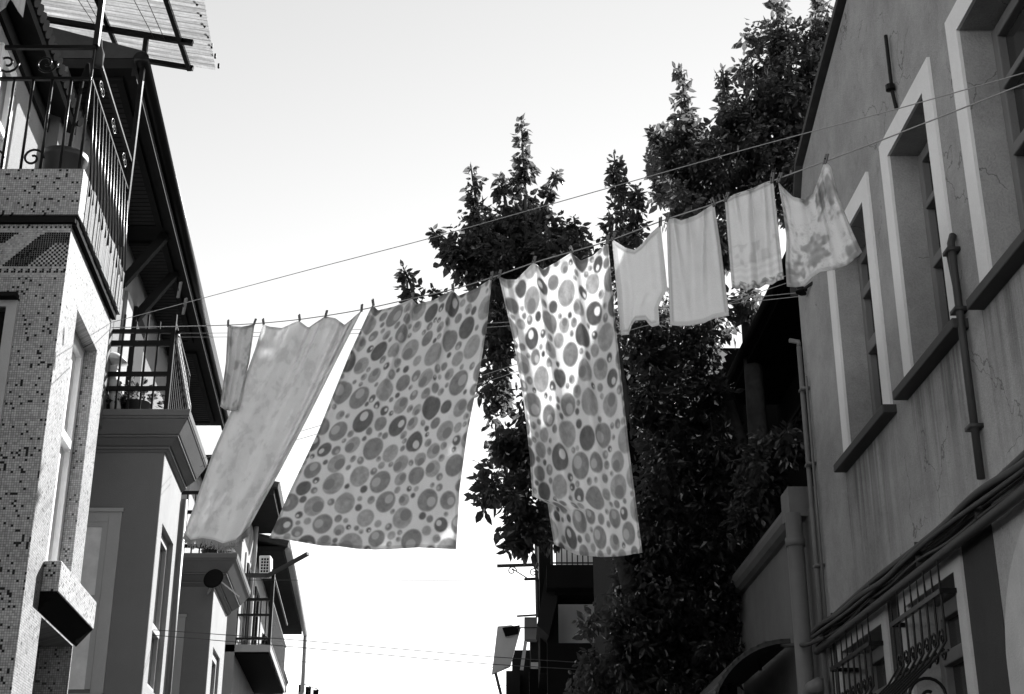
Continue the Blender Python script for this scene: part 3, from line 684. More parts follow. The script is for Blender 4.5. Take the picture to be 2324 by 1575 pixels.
MB().lathe(c0, [(.02,0),(.1,.015),(.17,.05),(.175,.06),(.1,.03),(.01,.015)], 24, (-.2,-1,.25)).build('dish', M['dark'], ds, smooth=True)
MB().bar(c0+V((.1,0,-.02)), c0+V((.42,.1,-.26)), .02).bar(c0, LF.p(24.14,6.8,-.1), .03).build('arm', M['metalbox'], ds)

# ================================================================== FOURTH HOUSE: slab balcony
h4 = empty('balcony_house', LF.p(33,0,0), 'far pale house with a concrete slab balcony and long railing on the left', 'house')
S4 = Frame(-2.2, -.0954, 1); W4 = Frame(-2.95, -.0954, 1)
MB().fbox(W4, 30.0, 38.5, 0, 10.1, -.4, 0).box(W4.p(30,0).x-2.5, W4.p(30,0).x-.402, 29.98, 30.3, 0, 10.1).build('wall', M['pale'], h4)
MB().fbox(S4, 30, 35.8, 6.84, 6.99, -1.19, 0).build('balcony_slab', M['cement'], h4)
MB().fbox(S4, 30.04, 35.76, 6.8, 6.839, -1.19, -.04).build('slab_underside_shade', M['shade_black'], h4)  # added dark sheet: shade under the slab put into colour
b = MB(); 
for z,t in ((7.95,.06),(7.62,.05),(7.12,.05)): b.bar(S4.p(30.05,z,-1.2),S4.p(30.05,z,-.04),.04,t)
for z in (7.95,7.1,8.5): b.bar(S4.p(30.05,z,-.04),S4.p(35.7,z,-.04),.035)
b.bar(S4.p(30.05,6.99,-.04),S4.p(30.05,8.6,-.04),.07); b.bar(S4.p(30.05,8.5,-1.2),S4.p(30.05,8.5,-.04),.03)
r4 = b.build('balcony_railing', M['iron'], h4)
for i in range(9): MB().bar(S4.p(30.05,6.99,-.14-.12*i),S4.p(30.05,7.95,-.14-.12*i),.025).build('baluster', M['iron'], r4)
for i in range(28): y = 30.3+.19*i; MB().bar(S4.p(y,6.99,-.04),S4.p(y,7.95,-.04),.022).build('baluster', M['iron'], r4)
for y0_ in (31,33.4): window(h4, W4, y0_, y0_+1.1, 7.0, 9.0, -.03, fw=.12, fm=M['wood'], surround=.04, sm=M['trim'])
MB().fbox(W4, 30.6, 31.3, 3.8, 6.0, .002, .05).build('door', M['dark'], h4)
MB().tube([W4.p(31.8,10.0,.12),W4.p(31.8,9.2,.12),W4.p(31.9,8.9,.08),W4.p(31.9,7.2,.08)], .05, 10).build('downpipe', M['pale'], h4, smooth=True)
E4 = Frame(-2.2, -.0954, 1)
b = MB().fbox(E4, 29.5, 32.8, 10.1, 10.25, -1.6, -.1); b.build('eave', M['wood'], h4)
b = MB()
for y in np.arange(29.5,33.0,.17): b.tube([E4.p(y,10.62,-1.5),E4.p(y,10.3,0)], .085, 8)
b.build('roof', M['tiles'], h4)
ac = empty('air_conditioner', W4.p(31.0,8.5,.2), 'white air conditioner box fixed high on the far balcony house', 'air conditioner')
c1 = [onY(x,y,30.6) for x,y in ((588,1260),(614,1260),(614,1305),(588,1305))]
MB().prism([p_ for p_ in c1], (0,.32,0)).build('casing', M['metalbox'], ac, bevel=.02)
b = MB(); a0, a1 = c1[0]+V((.05,-.012,-.06)), c1[2]+V((-.05,-.012,.05))
b.box(a0.x,a1.x,a0.y,a0.y+.01,a1.z,a0.z); b.build('fan_opening', M['shade_black'], ac)
b = MB()
for t in np.linspace(0,1,4): b.box(a0.x+(a1.x-a0.x)*t-.008,a0.x+(a1.x-a0.x)*t+.008,a0.y-.012,a0.y-.001,a1.z,a0.z)
for t in np.linspace(0,1,6): b.box(a0.x,a1.x,a0.y-.022,a0.y-.0125,a1.z+(a0.z-a1.z)*t-.008,a1.z+(a0.z-a1.z)*t+.008)
b.build('grille', M['metalbox'], ac)
pp = [onY(548,1305,29.9), onY(606,1307,29.9), onY(699,1256,29.2)]
tag(MB().bar(pp[0],pp[1],.07).bar(pp[1],pp[2],.07).build('awning_arm', M['conduit'], base=pp[0]), 'dark bent metal arm sticking out over the street from the far balcony', 'awning arm')

# ---- fifth house with long tiled eave
h5 = empty('tiled_house', LF.p(40,0,0), 'farthest left house with a long tiled eave and white gutter pipe', 'house')
W5 = Frame(-3.0, -.0954, 1)
MB().fbox(W5, 36.5, 44.0, 0, 9.75, -.4, 0).build('wall', M['pale'], h5)
b = MB().fbox(E4, 33.0, 43.5, 9.72, 9.84, -1.2, -.06); b.build('eave', M['wood'], h5)
b = MB()
for y in np.arange(33.0,43.6,.2): b.tube([E4.p(y,10.2,-1.2),E4.p(y,9.9,.06)], .09, 8)
b.build('roof', M['tiles'], h5)
MB().tube([E4.p(33.0,9.74,.05),E4.p(43.6,9.74,.05)], .08, 10).build('gutter', M['pale'], h5, smooth=True)
MB().tube([E4.p(43.5,9.7,.05),E4.p(43.5,8.0,.05),E4.p(43.6,7.6,-.35),E4.p(43.6,4.5,-.38)], .06, 10).build('downpipe', M['pale'], h5, smooth=True)
b = MB().fbox(Frame(-2.6,-.0954,1), 37.5, 43.0, 7.9, 8.1, -.4, .0); b.hexa([W5.p(37,8.5,0),W5.p(37,8.1,.4),W5.p(43,8.1,.4),W5.p(43,8.5,0),W5.p(37,8.6,0),W5.p(37,8.2,.45),W5.p(43,8.2,.45),W5.p(43,8.6,0)]); b.build('lean_to_roof', M['wood'], h5)
for y0_ in (37.6,39.6,41.6): window(h5, W5, y0_, y0_+1.0, 5.6, 7.7, -.03, fw=.12, fm=M['wood'], surround=.04, sm=M['trim'])

# ================================================================== FAR RIGHT HOUSES
f1 = empty('balcony_tenement', (1.6,31,0), 'dark far house with a bracketed balcony half hidden by the tree', 'house')
b = MB().box(.74,.98,30.0,30.4,0,8.0).box(2.32,3.6,30,34,0,10.5).box(.98,2.32,30,30.4,0,7.02).box(.98,2.32,30,30.4,7.92,8.0); b.build('wall', M['shade_black'], f1)
MB().box(.6,.9,30.6,33,6.5,10.6).build('shutter_wall', M['shade_black'], f1)
MB().box(1.0,2.3,31.6,31.8,6.6,9.4).build('rear_wall', M['band'], f1)
MB().box(.72,3.4,29.2,29.99,8.02,8.5).box(.9,3.4,29.5,29.99,7.95,8.019).build('balcony_slab', M['shade_black'], f1)
b = MB(); b.bar((.8,29.25,9.0),(3.2,29.25,9.0),.05); b.bar((.8,29.25,8.55),(3.2,29.25,8.55),.03)
r5 = b.build('balcony_railing', M['iron'], f1)
for i in range(22): MB().bar((.82+.11*i,29.25,8.5),(.82+.11*i,29.25,9.0),.025).build('baluster', M['iron'], r5)
MB().box(.95,2.2,30.02,30.06,8.5,9.8).build('door', M['trim'], f1)
pts = [onY(x,y,29.6) for x,y in ((1241,1283),(1219,1418),(1245,1442),(1265,1360),(1266,1300))]
MB().prism(pts, (0,1.6,0)).build('bay', M['dark'], f1)
b = MB().tube([onY(1217,1225,29.9), onY(1220,1400,29.9)], .04, 8); b.build('downpipe', M['conduit'], f1)
tr = [onY(x,y,29.8) for x,y in ((1128,1284),(1222,1281))]; lo = [onY(x,y,29.8) for x,y in ((1190,1314),(1222,1313))]
b = MB().bar(tr[0],tr[1],.06).bar(lo[0],lo[1],.05); mid = onY(1162,1290,29.8); b.bar(mid, onY(1197,1312,29.8), .02)
b.tube(scroll(onY(1162,1295,29.8),(1,0,0),(0,0,1),.1,1.3,20),.012,5); b.tube(scroll(onY(1211,1299,29.8),(1,0,0),(0,0,1),.1,1.3,20),.012,5)
tag(b.build('iron_bracket', M['iron'], base=tr[1]), 'scrolled iron line bracket jutting left from the dark balcony house', 'bracket')

f2 = empty('canopied_house', (.3,37,0), 'far dark house with slanted grey awning and wall box at the street end', 'house')
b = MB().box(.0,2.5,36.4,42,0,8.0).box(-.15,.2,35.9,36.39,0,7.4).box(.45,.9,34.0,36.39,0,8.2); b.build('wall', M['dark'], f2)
pts = [onY(x,y,35.5) for x,y in ((1129,1421),(1116,1530),(1158,1512),(1182,1425),(1160,1418))]
MB().prism(pts, (0,.12,0)).build('awning', M['trim'], f2)
pts = [onY(x,y,35.4) for x,y in ((1140,1424),(1180,1418),(1176,1437),(1147,1443))]
MB().prism(pts, (0,.3,0)).build('awning_valance', M['shade_black'], f2)
MB().bar(onY(1125,1528,35.4), onY(1138,1580,35.4), .07).build('post', M['conduit'], f2)
pts = [onY(x,y,33.6) for x,y in ((1190,1400),(1219,1400),(1219,1450),(1190,1450))]
MB().prism(pts, (0,.4,0)).build('wall_box', M['annex'], f2)
MB().bar(onY(1173,1398,33.5),onY(1222,1395,33.5),.04).bar(onY(1173,1424,33.5),onY(1222,1424,33.5),.025).build('pole', M['iron'], f2)
b = MB()
for x in (1193,1238): b.bar(onY(x,1455,33.4),onY(x-9 if x<1200 else x+4,1520,33.4),.08)
b.bar(onY(1205,1512,33.4),onY(1222,1512,33.4),.25,.15)
b.build('window', M['trim'], f2)
MB().box(.4,1.5,33.2,34.0,5.3,7.0).build('balcony', M['shade_black'], f2)
for x in (1255, 1272):
    MB().bar(onY(x,1450 if x<1260 else 1405,33.0),onY(x-2,1575,33.0),.14).build('post', M['dark'], f2)

# ================================================================== TREES
def crown_shoot(vs_, fs_, a, b, R, L, n):
    ax = b-a; ln = np.linalg.norm(ax); ax = ax/ln; h = np.cross(ax,[.3,.5,.8]); h /= np.linalg.norm(h); g = np.cross(ax,h)
    for i in range(n):
        t = (i+.5)/n; q = i*2.4 + R.uniform(-.4,.4)
        out = h*math.cos(q)+g*math.sin(q)
        d = out*.75 + ax*(.1+.5*t) + np.array([0,0,-.75+.35*t]) + R.normal(size=3)*.22
        leaf(vs_, fs_, a+ax*ln*t+out*.02, d, R, L*R.uniform(.5,1.35)*(1-.35*t))
def spire(vs_, fs_, tw, tip, base, hw, Y, R, L=.15, dens=.95):
    """an upright leader with side shoots that lengthen downwards; tip, base in the measuring grid"""
    a = np.array(onY(*base,Y)); b = np.array(onY(*tip,Y)); H = np.linalg.norm(b-a); W = 1.12*hw*Y/F/.95
    tw.append((a,b,.03))
    crown_shoot(vs_, fs_, a+(b-a)*.75, b, R, L*.8, int(26*dens))
    n = int(H*26*dens)
    for i in range(n):
        t = R.uniform(0,1)**.8; p = b+(a-b)*t
        ang = R.uniform(0,2*math.pi); ln = W*(.16+1.0*t**.85)*R.uniform(.4,1.25)
        d = np.array([math.cos(ang), math.sin(ang)*.8, .35+R.uniform(-.4,.45)]); d /= np.linalg.norm(d)
        e = p + d*ln
        crown_shoot(vs_, fs_, p, e, R, L, max(5,int(ln*26)+4))
def clump(vs_, fs_, tw, px, py, rx, ry, Y, R, dy=.8, dens=2.0, L=.155):
    c = np.array(onY(px,py,Y)); sx, sz = rx*Y/F/.95, ry*Y/F/.95
    n = int(dens*150*sx*sz*dy)+6
    for i in range(n):
        d = R.normal(size=3); d /= np.linalg.norm(d); q = R.uniform(.1,1)**.5
        p = c + d*np.array([sx,dy,sz])*q
        o = d*np.array([1,1,.4]) + np.array([0,0,.35]) + R.normal(size=3)*.35; o /= np.linalg.norm(o)
        ln = R.uniform(.15,.42)
        crown_shoot(vs_, fs_, p-o*ln, p, R, L, int(ln*30)+4)
        if i % 9 == 0: tw.append((c, p, .012))
def tree(name, label, base, limbs, spires, clumps, seed):
    R = np.random.default_rng(seed); vs_, fs_, tw = [], [], []
    t = empty(name, base, label, 'tree')
    for s in spires: spire(vs_, fs_, tw, *s, R=R)
    for c in clumps: clump(vs_, fs_, tw, *c[:5], R=R, **(c[5] if len(c) > 5 else {}))
    m_ = MB(); m_.v = [V(v) for v in vs_]; m_.f = fs_
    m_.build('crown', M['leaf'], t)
    tk = MB(); base = V(base)
    for (pts, r0, r1) in limbs:
        m = len(pts); tk.tube([V(p) for p in pts], [r0+(r1-r0)*i/(m-1) for i in range(m)], 10)
    for a,b,r in tw: tk.tube([V(a),V((np.array(a)+np.array(b))/2)+V((.02,.02,.03)),V(b)], [r,r*.7,r*.3], 5)
    tk.build('trunk', M['bark'], t, smooth=True)
    print(name, len(fs_)//4, 'leaves')
    return t
YB, YA, YC = 15.0, 15.6, 15.8
def LB(*a): return [V(p) for p in a]
tb = (1.75, 16.4, 0)
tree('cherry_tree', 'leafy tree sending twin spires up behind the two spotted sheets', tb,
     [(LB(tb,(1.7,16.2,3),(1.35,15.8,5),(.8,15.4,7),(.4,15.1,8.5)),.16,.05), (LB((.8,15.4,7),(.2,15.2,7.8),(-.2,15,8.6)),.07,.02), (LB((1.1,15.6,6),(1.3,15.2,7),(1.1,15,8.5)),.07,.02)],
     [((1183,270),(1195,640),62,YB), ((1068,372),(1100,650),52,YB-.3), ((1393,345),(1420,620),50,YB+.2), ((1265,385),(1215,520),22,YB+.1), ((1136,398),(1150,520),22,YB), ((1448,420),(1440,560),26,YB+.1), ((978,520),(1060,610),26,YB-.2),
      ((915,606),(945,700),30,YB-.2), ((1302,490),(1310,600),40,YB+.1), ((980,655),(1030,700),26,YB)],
     [(1050,570,55,50,YB-.2), (1125,600,70,70,YB), (1235,580,65,60,YB), (1330,590,60,40,YB,dict(dens=.6)), (1420,580,55,60,YB+.1), (1120,540,75,60,YB+.8,dict(dens=5)), (1190,520,55,80,YB+.8,dict(dens=5)), (1270,570,80,60,YB+1,dict(dens=4)), (1255,540,50,40,YB+.8,dict(dens=1.2)), (1400,500,30,50,YB,dict(dens=1.0)), (1030,560,40,25,YB,dict(dens=1.2)),  # the dense rear clumps are added to shade the floral cloth
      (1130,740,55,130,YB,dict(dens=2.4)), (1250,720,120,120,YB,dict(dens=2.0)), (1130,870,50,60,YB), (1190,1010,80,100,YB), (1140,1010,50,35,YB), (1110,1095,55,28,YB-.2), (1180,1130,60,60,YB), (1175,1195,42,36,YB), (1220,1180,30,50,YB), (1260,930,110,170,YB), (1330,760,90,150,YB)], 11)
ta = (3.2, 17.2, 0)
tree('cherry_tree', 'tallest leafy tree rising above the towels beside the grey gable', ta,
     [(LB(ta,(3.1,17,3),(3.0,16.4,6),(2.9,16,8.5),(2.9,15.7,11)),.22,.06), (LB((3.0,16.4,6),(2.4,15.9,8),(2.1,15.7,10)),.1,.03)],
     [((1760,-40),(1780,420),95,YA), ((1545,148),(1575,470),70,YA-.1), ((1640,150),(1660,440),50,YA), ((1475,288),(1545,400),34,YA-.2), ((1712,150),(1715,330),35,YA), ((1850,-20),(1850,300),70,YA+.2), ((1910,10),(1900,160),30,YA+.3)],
     [(1540,340,62,80,19.3,dict(dens=2.2,L=.19)), (1500,365,40,55,19.3,dict(dens=2.2,L=.19)), (1590,410,75,70,19.3,dict(dens=2.2,L=.19)), (1640,330,60,90,19.3,dict(dens=2.0,L=.19)), (1545,300,30,60,YA,dict(dens=1.0)), (1600,350,60,50,YA,dict(dens=1.2)), (1660,270,45,80,YA), (1720,240,45,80,YA), (1780,80,60,90,YA,dict(dens=1.3)), (1850,90,50,90,YA+.2), (1515,330,40,35,YA,dict(dens=1.4)), (1700,120,36,60,YA,dict(dens=1.2)), (1870,250,40,120,YA+.2), (1570,400,70,70,YA), (1640,430,80,60,YA), (1700,350,80,110,YA), (1780,250,90,150,YA,dict(dens=2.4)), (1780,420,90,70,YA), (1850,380,60,90,YA+.2), (1840,200,70,130,YA+.2), (1706,535,40,100,13.4,dict(dens=5,dy=.4)), (1520,405,45,55,17.1,dict(dens=5)), (1572,360,42,85,17.3,dict(dens=5)), (1500,350,30,30,16.9,dict(dens=4)), (1590,560,60,60,15,dict(dens=2)), (1560,470,50,35,YA-.1), (1640,540,120,90,YA)], 23)  # the rear clumps and those behind the towel are added to shade the washing
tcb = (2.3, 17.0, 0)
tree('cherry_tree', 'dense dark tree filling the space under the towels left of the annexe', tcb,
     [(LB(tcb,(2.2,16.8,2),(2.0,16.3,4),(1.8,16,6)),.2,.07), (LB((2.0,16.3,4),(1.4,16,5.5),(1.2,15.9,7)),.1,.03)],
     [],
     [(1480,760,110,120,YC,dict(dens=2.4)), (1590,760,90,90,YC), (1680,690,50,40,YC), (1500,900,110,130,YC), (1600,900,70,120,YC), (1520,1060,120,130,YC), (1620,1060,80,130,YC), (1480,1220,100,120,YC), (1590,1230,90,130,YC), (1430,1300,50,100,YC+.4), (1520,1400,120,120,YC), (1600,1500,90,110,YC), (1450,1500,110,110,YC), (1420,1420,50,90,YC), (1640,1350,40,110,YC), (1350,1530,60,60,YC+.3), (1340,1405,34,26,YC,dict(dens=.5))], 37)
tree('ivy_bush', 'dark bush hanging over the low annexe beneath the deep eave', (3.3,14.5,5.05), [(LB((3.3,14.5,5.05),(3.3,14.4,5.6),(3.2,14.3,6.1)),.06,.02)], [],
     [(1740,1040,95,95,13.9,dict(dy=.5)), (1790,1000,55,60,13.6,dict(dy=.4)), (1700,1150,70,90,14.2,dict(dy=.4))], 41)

# ================================================================== CLOTHES LINES
def arcpoly(pts, n):
    P = np.array(pts, float); d = np.r_[0, np.cumsum(np.linalg.norm(np.diff(P, axis=0), axis=1))]; t = np.linspace(0, d[-1], n)
    return np.c_[np.interp(t, d, P[:,0]), np.interp(t, d, P[:,1])]
LA = V((-4.07,13.35,7.2)); LBp = V((2.81,6.45,6))
LD = V((LBp.x-LA.x, LBp.y-LA.y, 0)).normalized(); LN = V((LD.y,-LD.x,0))     # LN: horizontal normal of the line
if LN.dot(V((0,-1,0))) < 0: LN = -LN
def online(x, y, off=0.0): return onPlane(x, y, LA + LN*off, LN)
def smooth_line(pts, n=60):
    P = arcpoly(pts, n); 
    for _ in range(3): P[1:-1] = .25*P[:-2]+.5*P[1:-1]+.25*P[2:]
    return P
main = [(253,743),(510,738),(597,733),(680,725),(740,716),(815,704),(935,677),(1027,657),(1120,629),(1211,595),(1297,571),(1380,548),(1510,497),(1618,464),(1650,451),(1758,408),(1872,366),(2000,318),(2324,190)]
lp = [online(x,y) for x,y in smooth_line(main,90)]
tag(MB().tube(lp, .0042, 6).build('clothesline', M['line'], smooth=True, base=lp[0]), 'loaded cord clothesline holding all the washing across the street', 'clothesline')
up = [onPlane(x,y,LA+LN*.02,LN) for x,y in smooth_line([(253,731),(420,687),(700,612),(970,542),(1420,415),(1700,336),(2050,243),(2324,165)],70)]
tag(MB().tube(up, .0032, 6).build('clothesline', M['line'], smooth=True, base=up[0]), 'bare cord stretched above the loaded clothesline', 'clothesline')
# pulley line pair from the second balcony to the wheel on the right wall
pa = V((-4.4,17.3,8.6)); pb = RF.p(11.63,6.84,.06)
def pair(name_label, a_px, b_px, A, B, sep, group, mat='line'):
    nrm = V((B.y-A.y, A.x-B.x, 0)).normalized()
    for k,(dy) in enumerate((-sep/2, sep/2)):
        pts = [onPlane(x, y+dy, A, nrm) for x,y in smooth_line(a_px,50)]
        o = MB().tube(pts, .0034, 6).build('pulley_line', M[mat], smooth=True, base=pts[0]); tag(o, name_label[k], 'clothesline', group)
pair(('upper cord of the bare pair running behind the washing to the wall pulley','lower cord of the bare pair running behind the washing to the wall pulley'),
     [(402,760),(520,760),(820,752),(1160,735),(1420,712),(1640,686),(1832,666)], None, pa, pb, 9, 'pulley cords to the right wall')
pair(('upper cord of the steep bare pair rising behind the spotted sheets','lower cord of the steep bare pair rising behind the spotted sheets'),
     [(455,1050),(690,985),(1165,838),(1420,742),(1640,685),(1720,655),(1850,612)], None, V((-5.2,19.6,6.8)), RF.p(11.4,6.9,.05), 17, 'steep cords behind the sheets')
pu = empty('pulley', pb, 'small dark pulley wheel hooked to the edge of the right house', 'pulley')
MB().lathe(pb, [(.02,-.02),(.05,-.02),(.04,0),(.05,.02),(.02,.02)], 16, (.3,.1,1)).build('wheel', M['iron'], pu)
MB().bar(pb, RF.p(11.45,6.84,.0), .02).build('hook', M['iron'], pu)
for x,y in ((400,757),):
    c_ = onPlane(x,y,pa,V((pb.y-pa.y, pa.x-pb.x, 0)).normalized())
    p2 = empty('pulley', c_, 'dark pulley tied to the stucco balcony corner post', 'pulley')
    MB().lathe(c_, [(.02,-.03),(.06,-.03),(.045,0),(.06,.03),(.02,.03)], 16, (.2,.1,1)).build('wheel', M['iron'], p2)
    MB().bar(c_, V((LF.p(17.25,0).x,17.25,c_.z)), .04).build('hook', M['iron'], p2)

# ================================================================== WASHING
def cloth(name, label, cat, top, bot, left, right, size, mat, swing=.2, swr=None, folds=(), nu=60, nv=80, ink=None, off=0.0, seed=0, wob=.012):
    T, B, Lf, Rt = arcpoly(top,nu), arcpoly(bot,nu), arcpoly(left,nv), arcpoly(right,nv)
    u = np.linspace(0,1,nu)[None,:,None]; v = np.linspace(0,1,nv)[:,None,None]
    S = (1-v)*T[None]+v*B[None]+(1-u)*Lf[:,None]+u*Rt[:,None] - ((1-u)*(1-v)*T[0]+u*(1-v)*T[-1]+(1-u)*v*B[0]+u*v*B[-1])
    uu, vv_ = np.meshgrid(np.linspace(0,1,nu), np.linspace(0,1,nv))
    R = np.random.default_rng(seed); swr = swing if swr is None else swr
    depth = (swing*(1-uu)+swr*uu)*vv_**1.1 + off
    for (u0, u1, wdt, amp, decay) in folds:      # a fold runs from u0 at the top to u1 at the bottom
        cx = u0+(u1-u0)*vv_; depth += amp*np.exp(-((uu-cx)/(wdt*(.5+.9*vv_)))**2)*np.exp(-vv_*decay)
    for k in range(5):
        a, f, ph = R.uniform(.4,1), R.uniform(1,4), R.uniform(0,6.28); depth += wob*a*np.sin(f*2*math.pi*uu + ph + R.uniform(-2,2)*vv_)*np.minimum(1,vv_*3+.3)
    P = [online(S[j,i,0], S[j,i,1], depth[j,i]) for j in range(nv) for i in range(nu)]
    m_ = MB(); m_.v = P
    m_.f = [(j*nu+i, j*nu+i+1, (j+1)*nu+i+1, (j+1)*nu+i) for j in range(nv-1) for i in range(nu-1)]
    o = m_.build(name, mat, smooth=True, base=P[nu//2]); tag(o, label, cat)
    a_ = (uu*size[0]).ravel(); b_ = (vv_*size[1]).ravel()
    co = np.c_[a_, b_, np.full_like(a_, seed*3.7)]
    at = o.data.attributes.new('cloth','FLOAT_VECTOR','POINT'); at.data.foreach_set('vector', co.ravel().astype(np.float32))
    val = ink(a_, b_) if ink else np.full_like(a_, .7)
    ed = np.minimum(np.minimum(a_, size[0]-a_), np.minimum(b_, size[1]-b_))
    val = val*(1-.2*(ed < .022)-.16*(np.abs(ed-.024) < .006))
    at = o.data.attributes.new('ink','FLOAT','POINT'); at.data.foreach_set('value', val.astype(np.float32))
    md = o.modifiers.new('thick','SOLIDIFY'); md.thickness = .0015
    if name == 'floral_cloth':       # the knotted fringe along its hem
        fr_ = MB()
        for i in range(nu-1):
            for q in (0, .5):
                p = P[(nv-1)*nu+i].lerp(P[(nv-1)*nu+i+1], q); ln = R.uniform(.03,.065)
                fr_.tube([p+V((0,0,.004)), p+V((R.uniform(-.008,.008),R.uniform(-.008,.008),-ln*.6)), p+V((R.uniform(-.02,.015),R.uniform(-.012,.012),-ln))], .0035, 4)
        fr_.build('fringe', M['line'], o)
    return o
def spots(W, H, seed, base=.68):
    R = np.random.default_rng(seed); cs = []
    for r, tries in ((.092,70),(.076,120),(.06,300),(.045,520),(.032,1000),(.022,1400)):
        for _ in range(tries):
            x, y = R.uniform(-.03,W+.03), R.uniform(-.03,H+.03); q = r*R.uniform(.88,1.08)
            if all((x-c[0])**2+(y-c[1])**2 > (q+c[2]+.004)**2 for c in cs): cs.append((x,y,q,R.random(),R.uniform(0,6.28),R.random()))
    def f(a, b):
        v = np.full_like(a, base)
        for x,y,r,k,an,k2 in cs:
            d = np.hypot(a-x, b-y); e = np.clip((r-d)/.013+.5,0,1)
            tone = base*(.28 if k < .28 else .44 if k < .64 else .6)*(1+.45*(.6*vnoise(a,b,26,5)+.4*vnoise(a,b,70,6)-.5))
            v = v*(1-e)+tone*e
            if k2 < .62:
                ri = r*(.36+.24*k); rx_, ry_ = x+math.cos(an)*r*.4, y+math.sin(an)*r*.4
                e2 = np.clip((ri-np.hypot(a-rx_,b-ry_))/.008+.5,0,1)*e; t2 = base*(.92 if k < .28 else .7 if k < .6 else .42)
                v = v*(1-e2)+t2*e2
        return v
    return f
def vnoise(a, b, s, seed):
    R = np.random.default_rng(seed); g = R.random((64,64)); x, y = a*s, b*s; xi, yi = np.floor(x).astype(int), np.floor(y).astype(int); fx, fy = x-xi, y-yi
    fx, fy = fx*fx*(3-2*fx), fy*fy*(3-2*fy); G = lambda i,j: g[i%64, j%64]
    return (G(xi,yi)*(1-fx)+G(xi+1,yi)*fx)*(1-fy)+(G(xi,yi+1)*(1-fx)+G(xi+1,yi+1)*fx)*fy
def floral(seed, base=.7, depth=.5, s=6):
    def f(a, b):
        q = .5*vnoise(a,b,s,seed)+.3*vnoise(a,b,s*2.3,seed+1)+.2*vnoise(a,b,s*5,seed+2)
        e = np.clip((q-.52)/.1,0,1); rg = np.exp(-((q-.47)/.012)**2)*.5
        return base*(1-depth*e*(.5+.5*vnoise(a,b,s*4,seed+3))-depth*.5*rg)
    return f
cloth('spotted_sheet', 'wide spotted bed sheet blown to the left in the middle of the line', 'bed sheet',
      [(845,692),(858,704),(895,695),(935,678),(946,690),(985,680),(1027,658),(1040,671),(1080,655),(1117,630)],
      [(611,1221),(650,1224),(690,1231),(730,1238),(766,1239),(810,1245),(853,1247),(900,1245),(950,1242),(990,1244),(1035,1246)],
      [(845,692),(795,800),(720,985),(660,1110),(611,1221)], [(1117,630),(1105,740),(1089,840),(1060,985),(1043,1110),(1035,1246)],
      (1.55,2.05), M['cloth'], 1.15, .7, [(.02,.0,.05,.04,.6),(.33,.28,.05,.05,1.6),(.66,.6,.05,.05,1.5),(.5,.5,.08,-.03,1.2),(.16,.12,.06,-.03,1.2),(.85,.8,.06,-.03,1.2)], 200, 270, spots(1.55,2.05,5,.9), seed=1)
cloth('spotted_sheet', 'narrower spotted sheet glowing in the sun right of the gap', 'bed sheet',
      [(1132,627),(1150,634),(1172,634),(1211,595),(1232,611),(1262,595),(1296,573),(1318,591),(1346,580),(1380,549)],
      [(1258,1236),(1275,1243),(1309,1259),(1366,1264),(1410,1262),(1459,1254)],
      [(1132,627),(1165,770),(1190,920),(1203,1040),(1208,1125),(1243,1142),(1258,1236)], [(1380,549),(1392,680),(1404,798),(1427,1013),(1458,1254)],
      (1.15,2.1), M['cloth'], .75, .6, [(.06,.06,.05,.05,-.1),(.2,.22,.07,-.035,.3),(.33,.3,.06,.025,1.5),(.68,.62,.06,.025,1.5),(.5,.5,.08,-.02,1.2),(.95,.95,.05,.02,.8)], 190, 270, spots(1.15,2.1,9,.9), seed=2)
cloth('floral_cloth', 'long pale floral cloth with fringed hem swept furthest left', 'cloth',
      [(597,735),(612,741),(640,744),(678,727),(700,743),(738,717),(762,722),(782,737),(800,722),(822,703)],
      [(418,1211),(432,1226),(460,1222),(485,1226),(505,1234),(535,1226),(566,1196)],
      [(597,735),(580,790),(544,890),(482,1030),(418,1211)], [(822,703),(770,805),(700,945),(640,1060),(566,1196)],
      (1.3,2.2), M['cloth'], .95, .9, [(.05,.05,.06,.04,.6),(.42,.4,.06,.06,.8),(.6,.6,.07,-.05,.8),(.75,.75,.05,.07,.7),(.9,.93,.05,-.06,.4),(.25,.2,.08,-.045,.8)], 90, 140, floral(3,.95,.16,11), seed=3)
cloth('printed_towel', 'small grey cloth with pale blossoms hanging first on the left', 'cloth',
      [(517,737),(530,740),(548,741),(565,738),(578,734)], [(500,922),(510,930),(524,932),(540,930)], [(517,737),(513,820),(500,922)], [(578,734),(566,820),(540,930)],
      (.4,.95), M['cloth'], .5, .45, [(.1,.1,.08,.06,.2),(.5,.5,.2,-.04,.3)], 40, 70, floral(8,.88,.4,5), off=-.05, seed=4)
cloth('baby_vest', 'white baby bodysuit hanging by its shoulders', 'bodysuit',
      [(1389,542),(1402,550),(1420,562),(1440,567),(1456,555),(1475,531),(1499,509)], [(1409,761),(1427,759),(1434,738),(1442,727),(1466,726),(1474,737),(1480,742),(1497,737)],
      [(1389,542),(1396,620),(1402,690),(1409,761)], [(1499,509),(1508,590),(1515,655),(1503,675),(1494,698),(1497,737)],
      (.34,.5), M['cloth2'], .12, .1, [(.25,.3,.1,.02,.3),(.7,.7,.12,-.02,.3)], 60, 70, lambda a,b: np.full_like(a,.9), seed=5, wob=.006)
cloth('plain_towel', 'plain grey towel hanging from two pegs between bodysuit and lace towel', 'towel',
      [(1513,498),(1530,494),(1546,500),(1580,488),(1616,465),(1622,468)], [(1521,737),(1542,740),(1563,739),(1598,733),(1620,723),(1655,716)],
      [(1513,498),(1516,600),(1521,737)], [(1622,468),(1636,560),(1655,716)],
      (.4,.62), M['cloth2'], .12, .12, [(.75,.45,.09,.05,.8),(.12,.3,.08,.04,.9),(.45,.5,.1,-.04,.8)], 60, 80, lambda a,b: np.full_like(a,.84), seed=6, wob=.008)
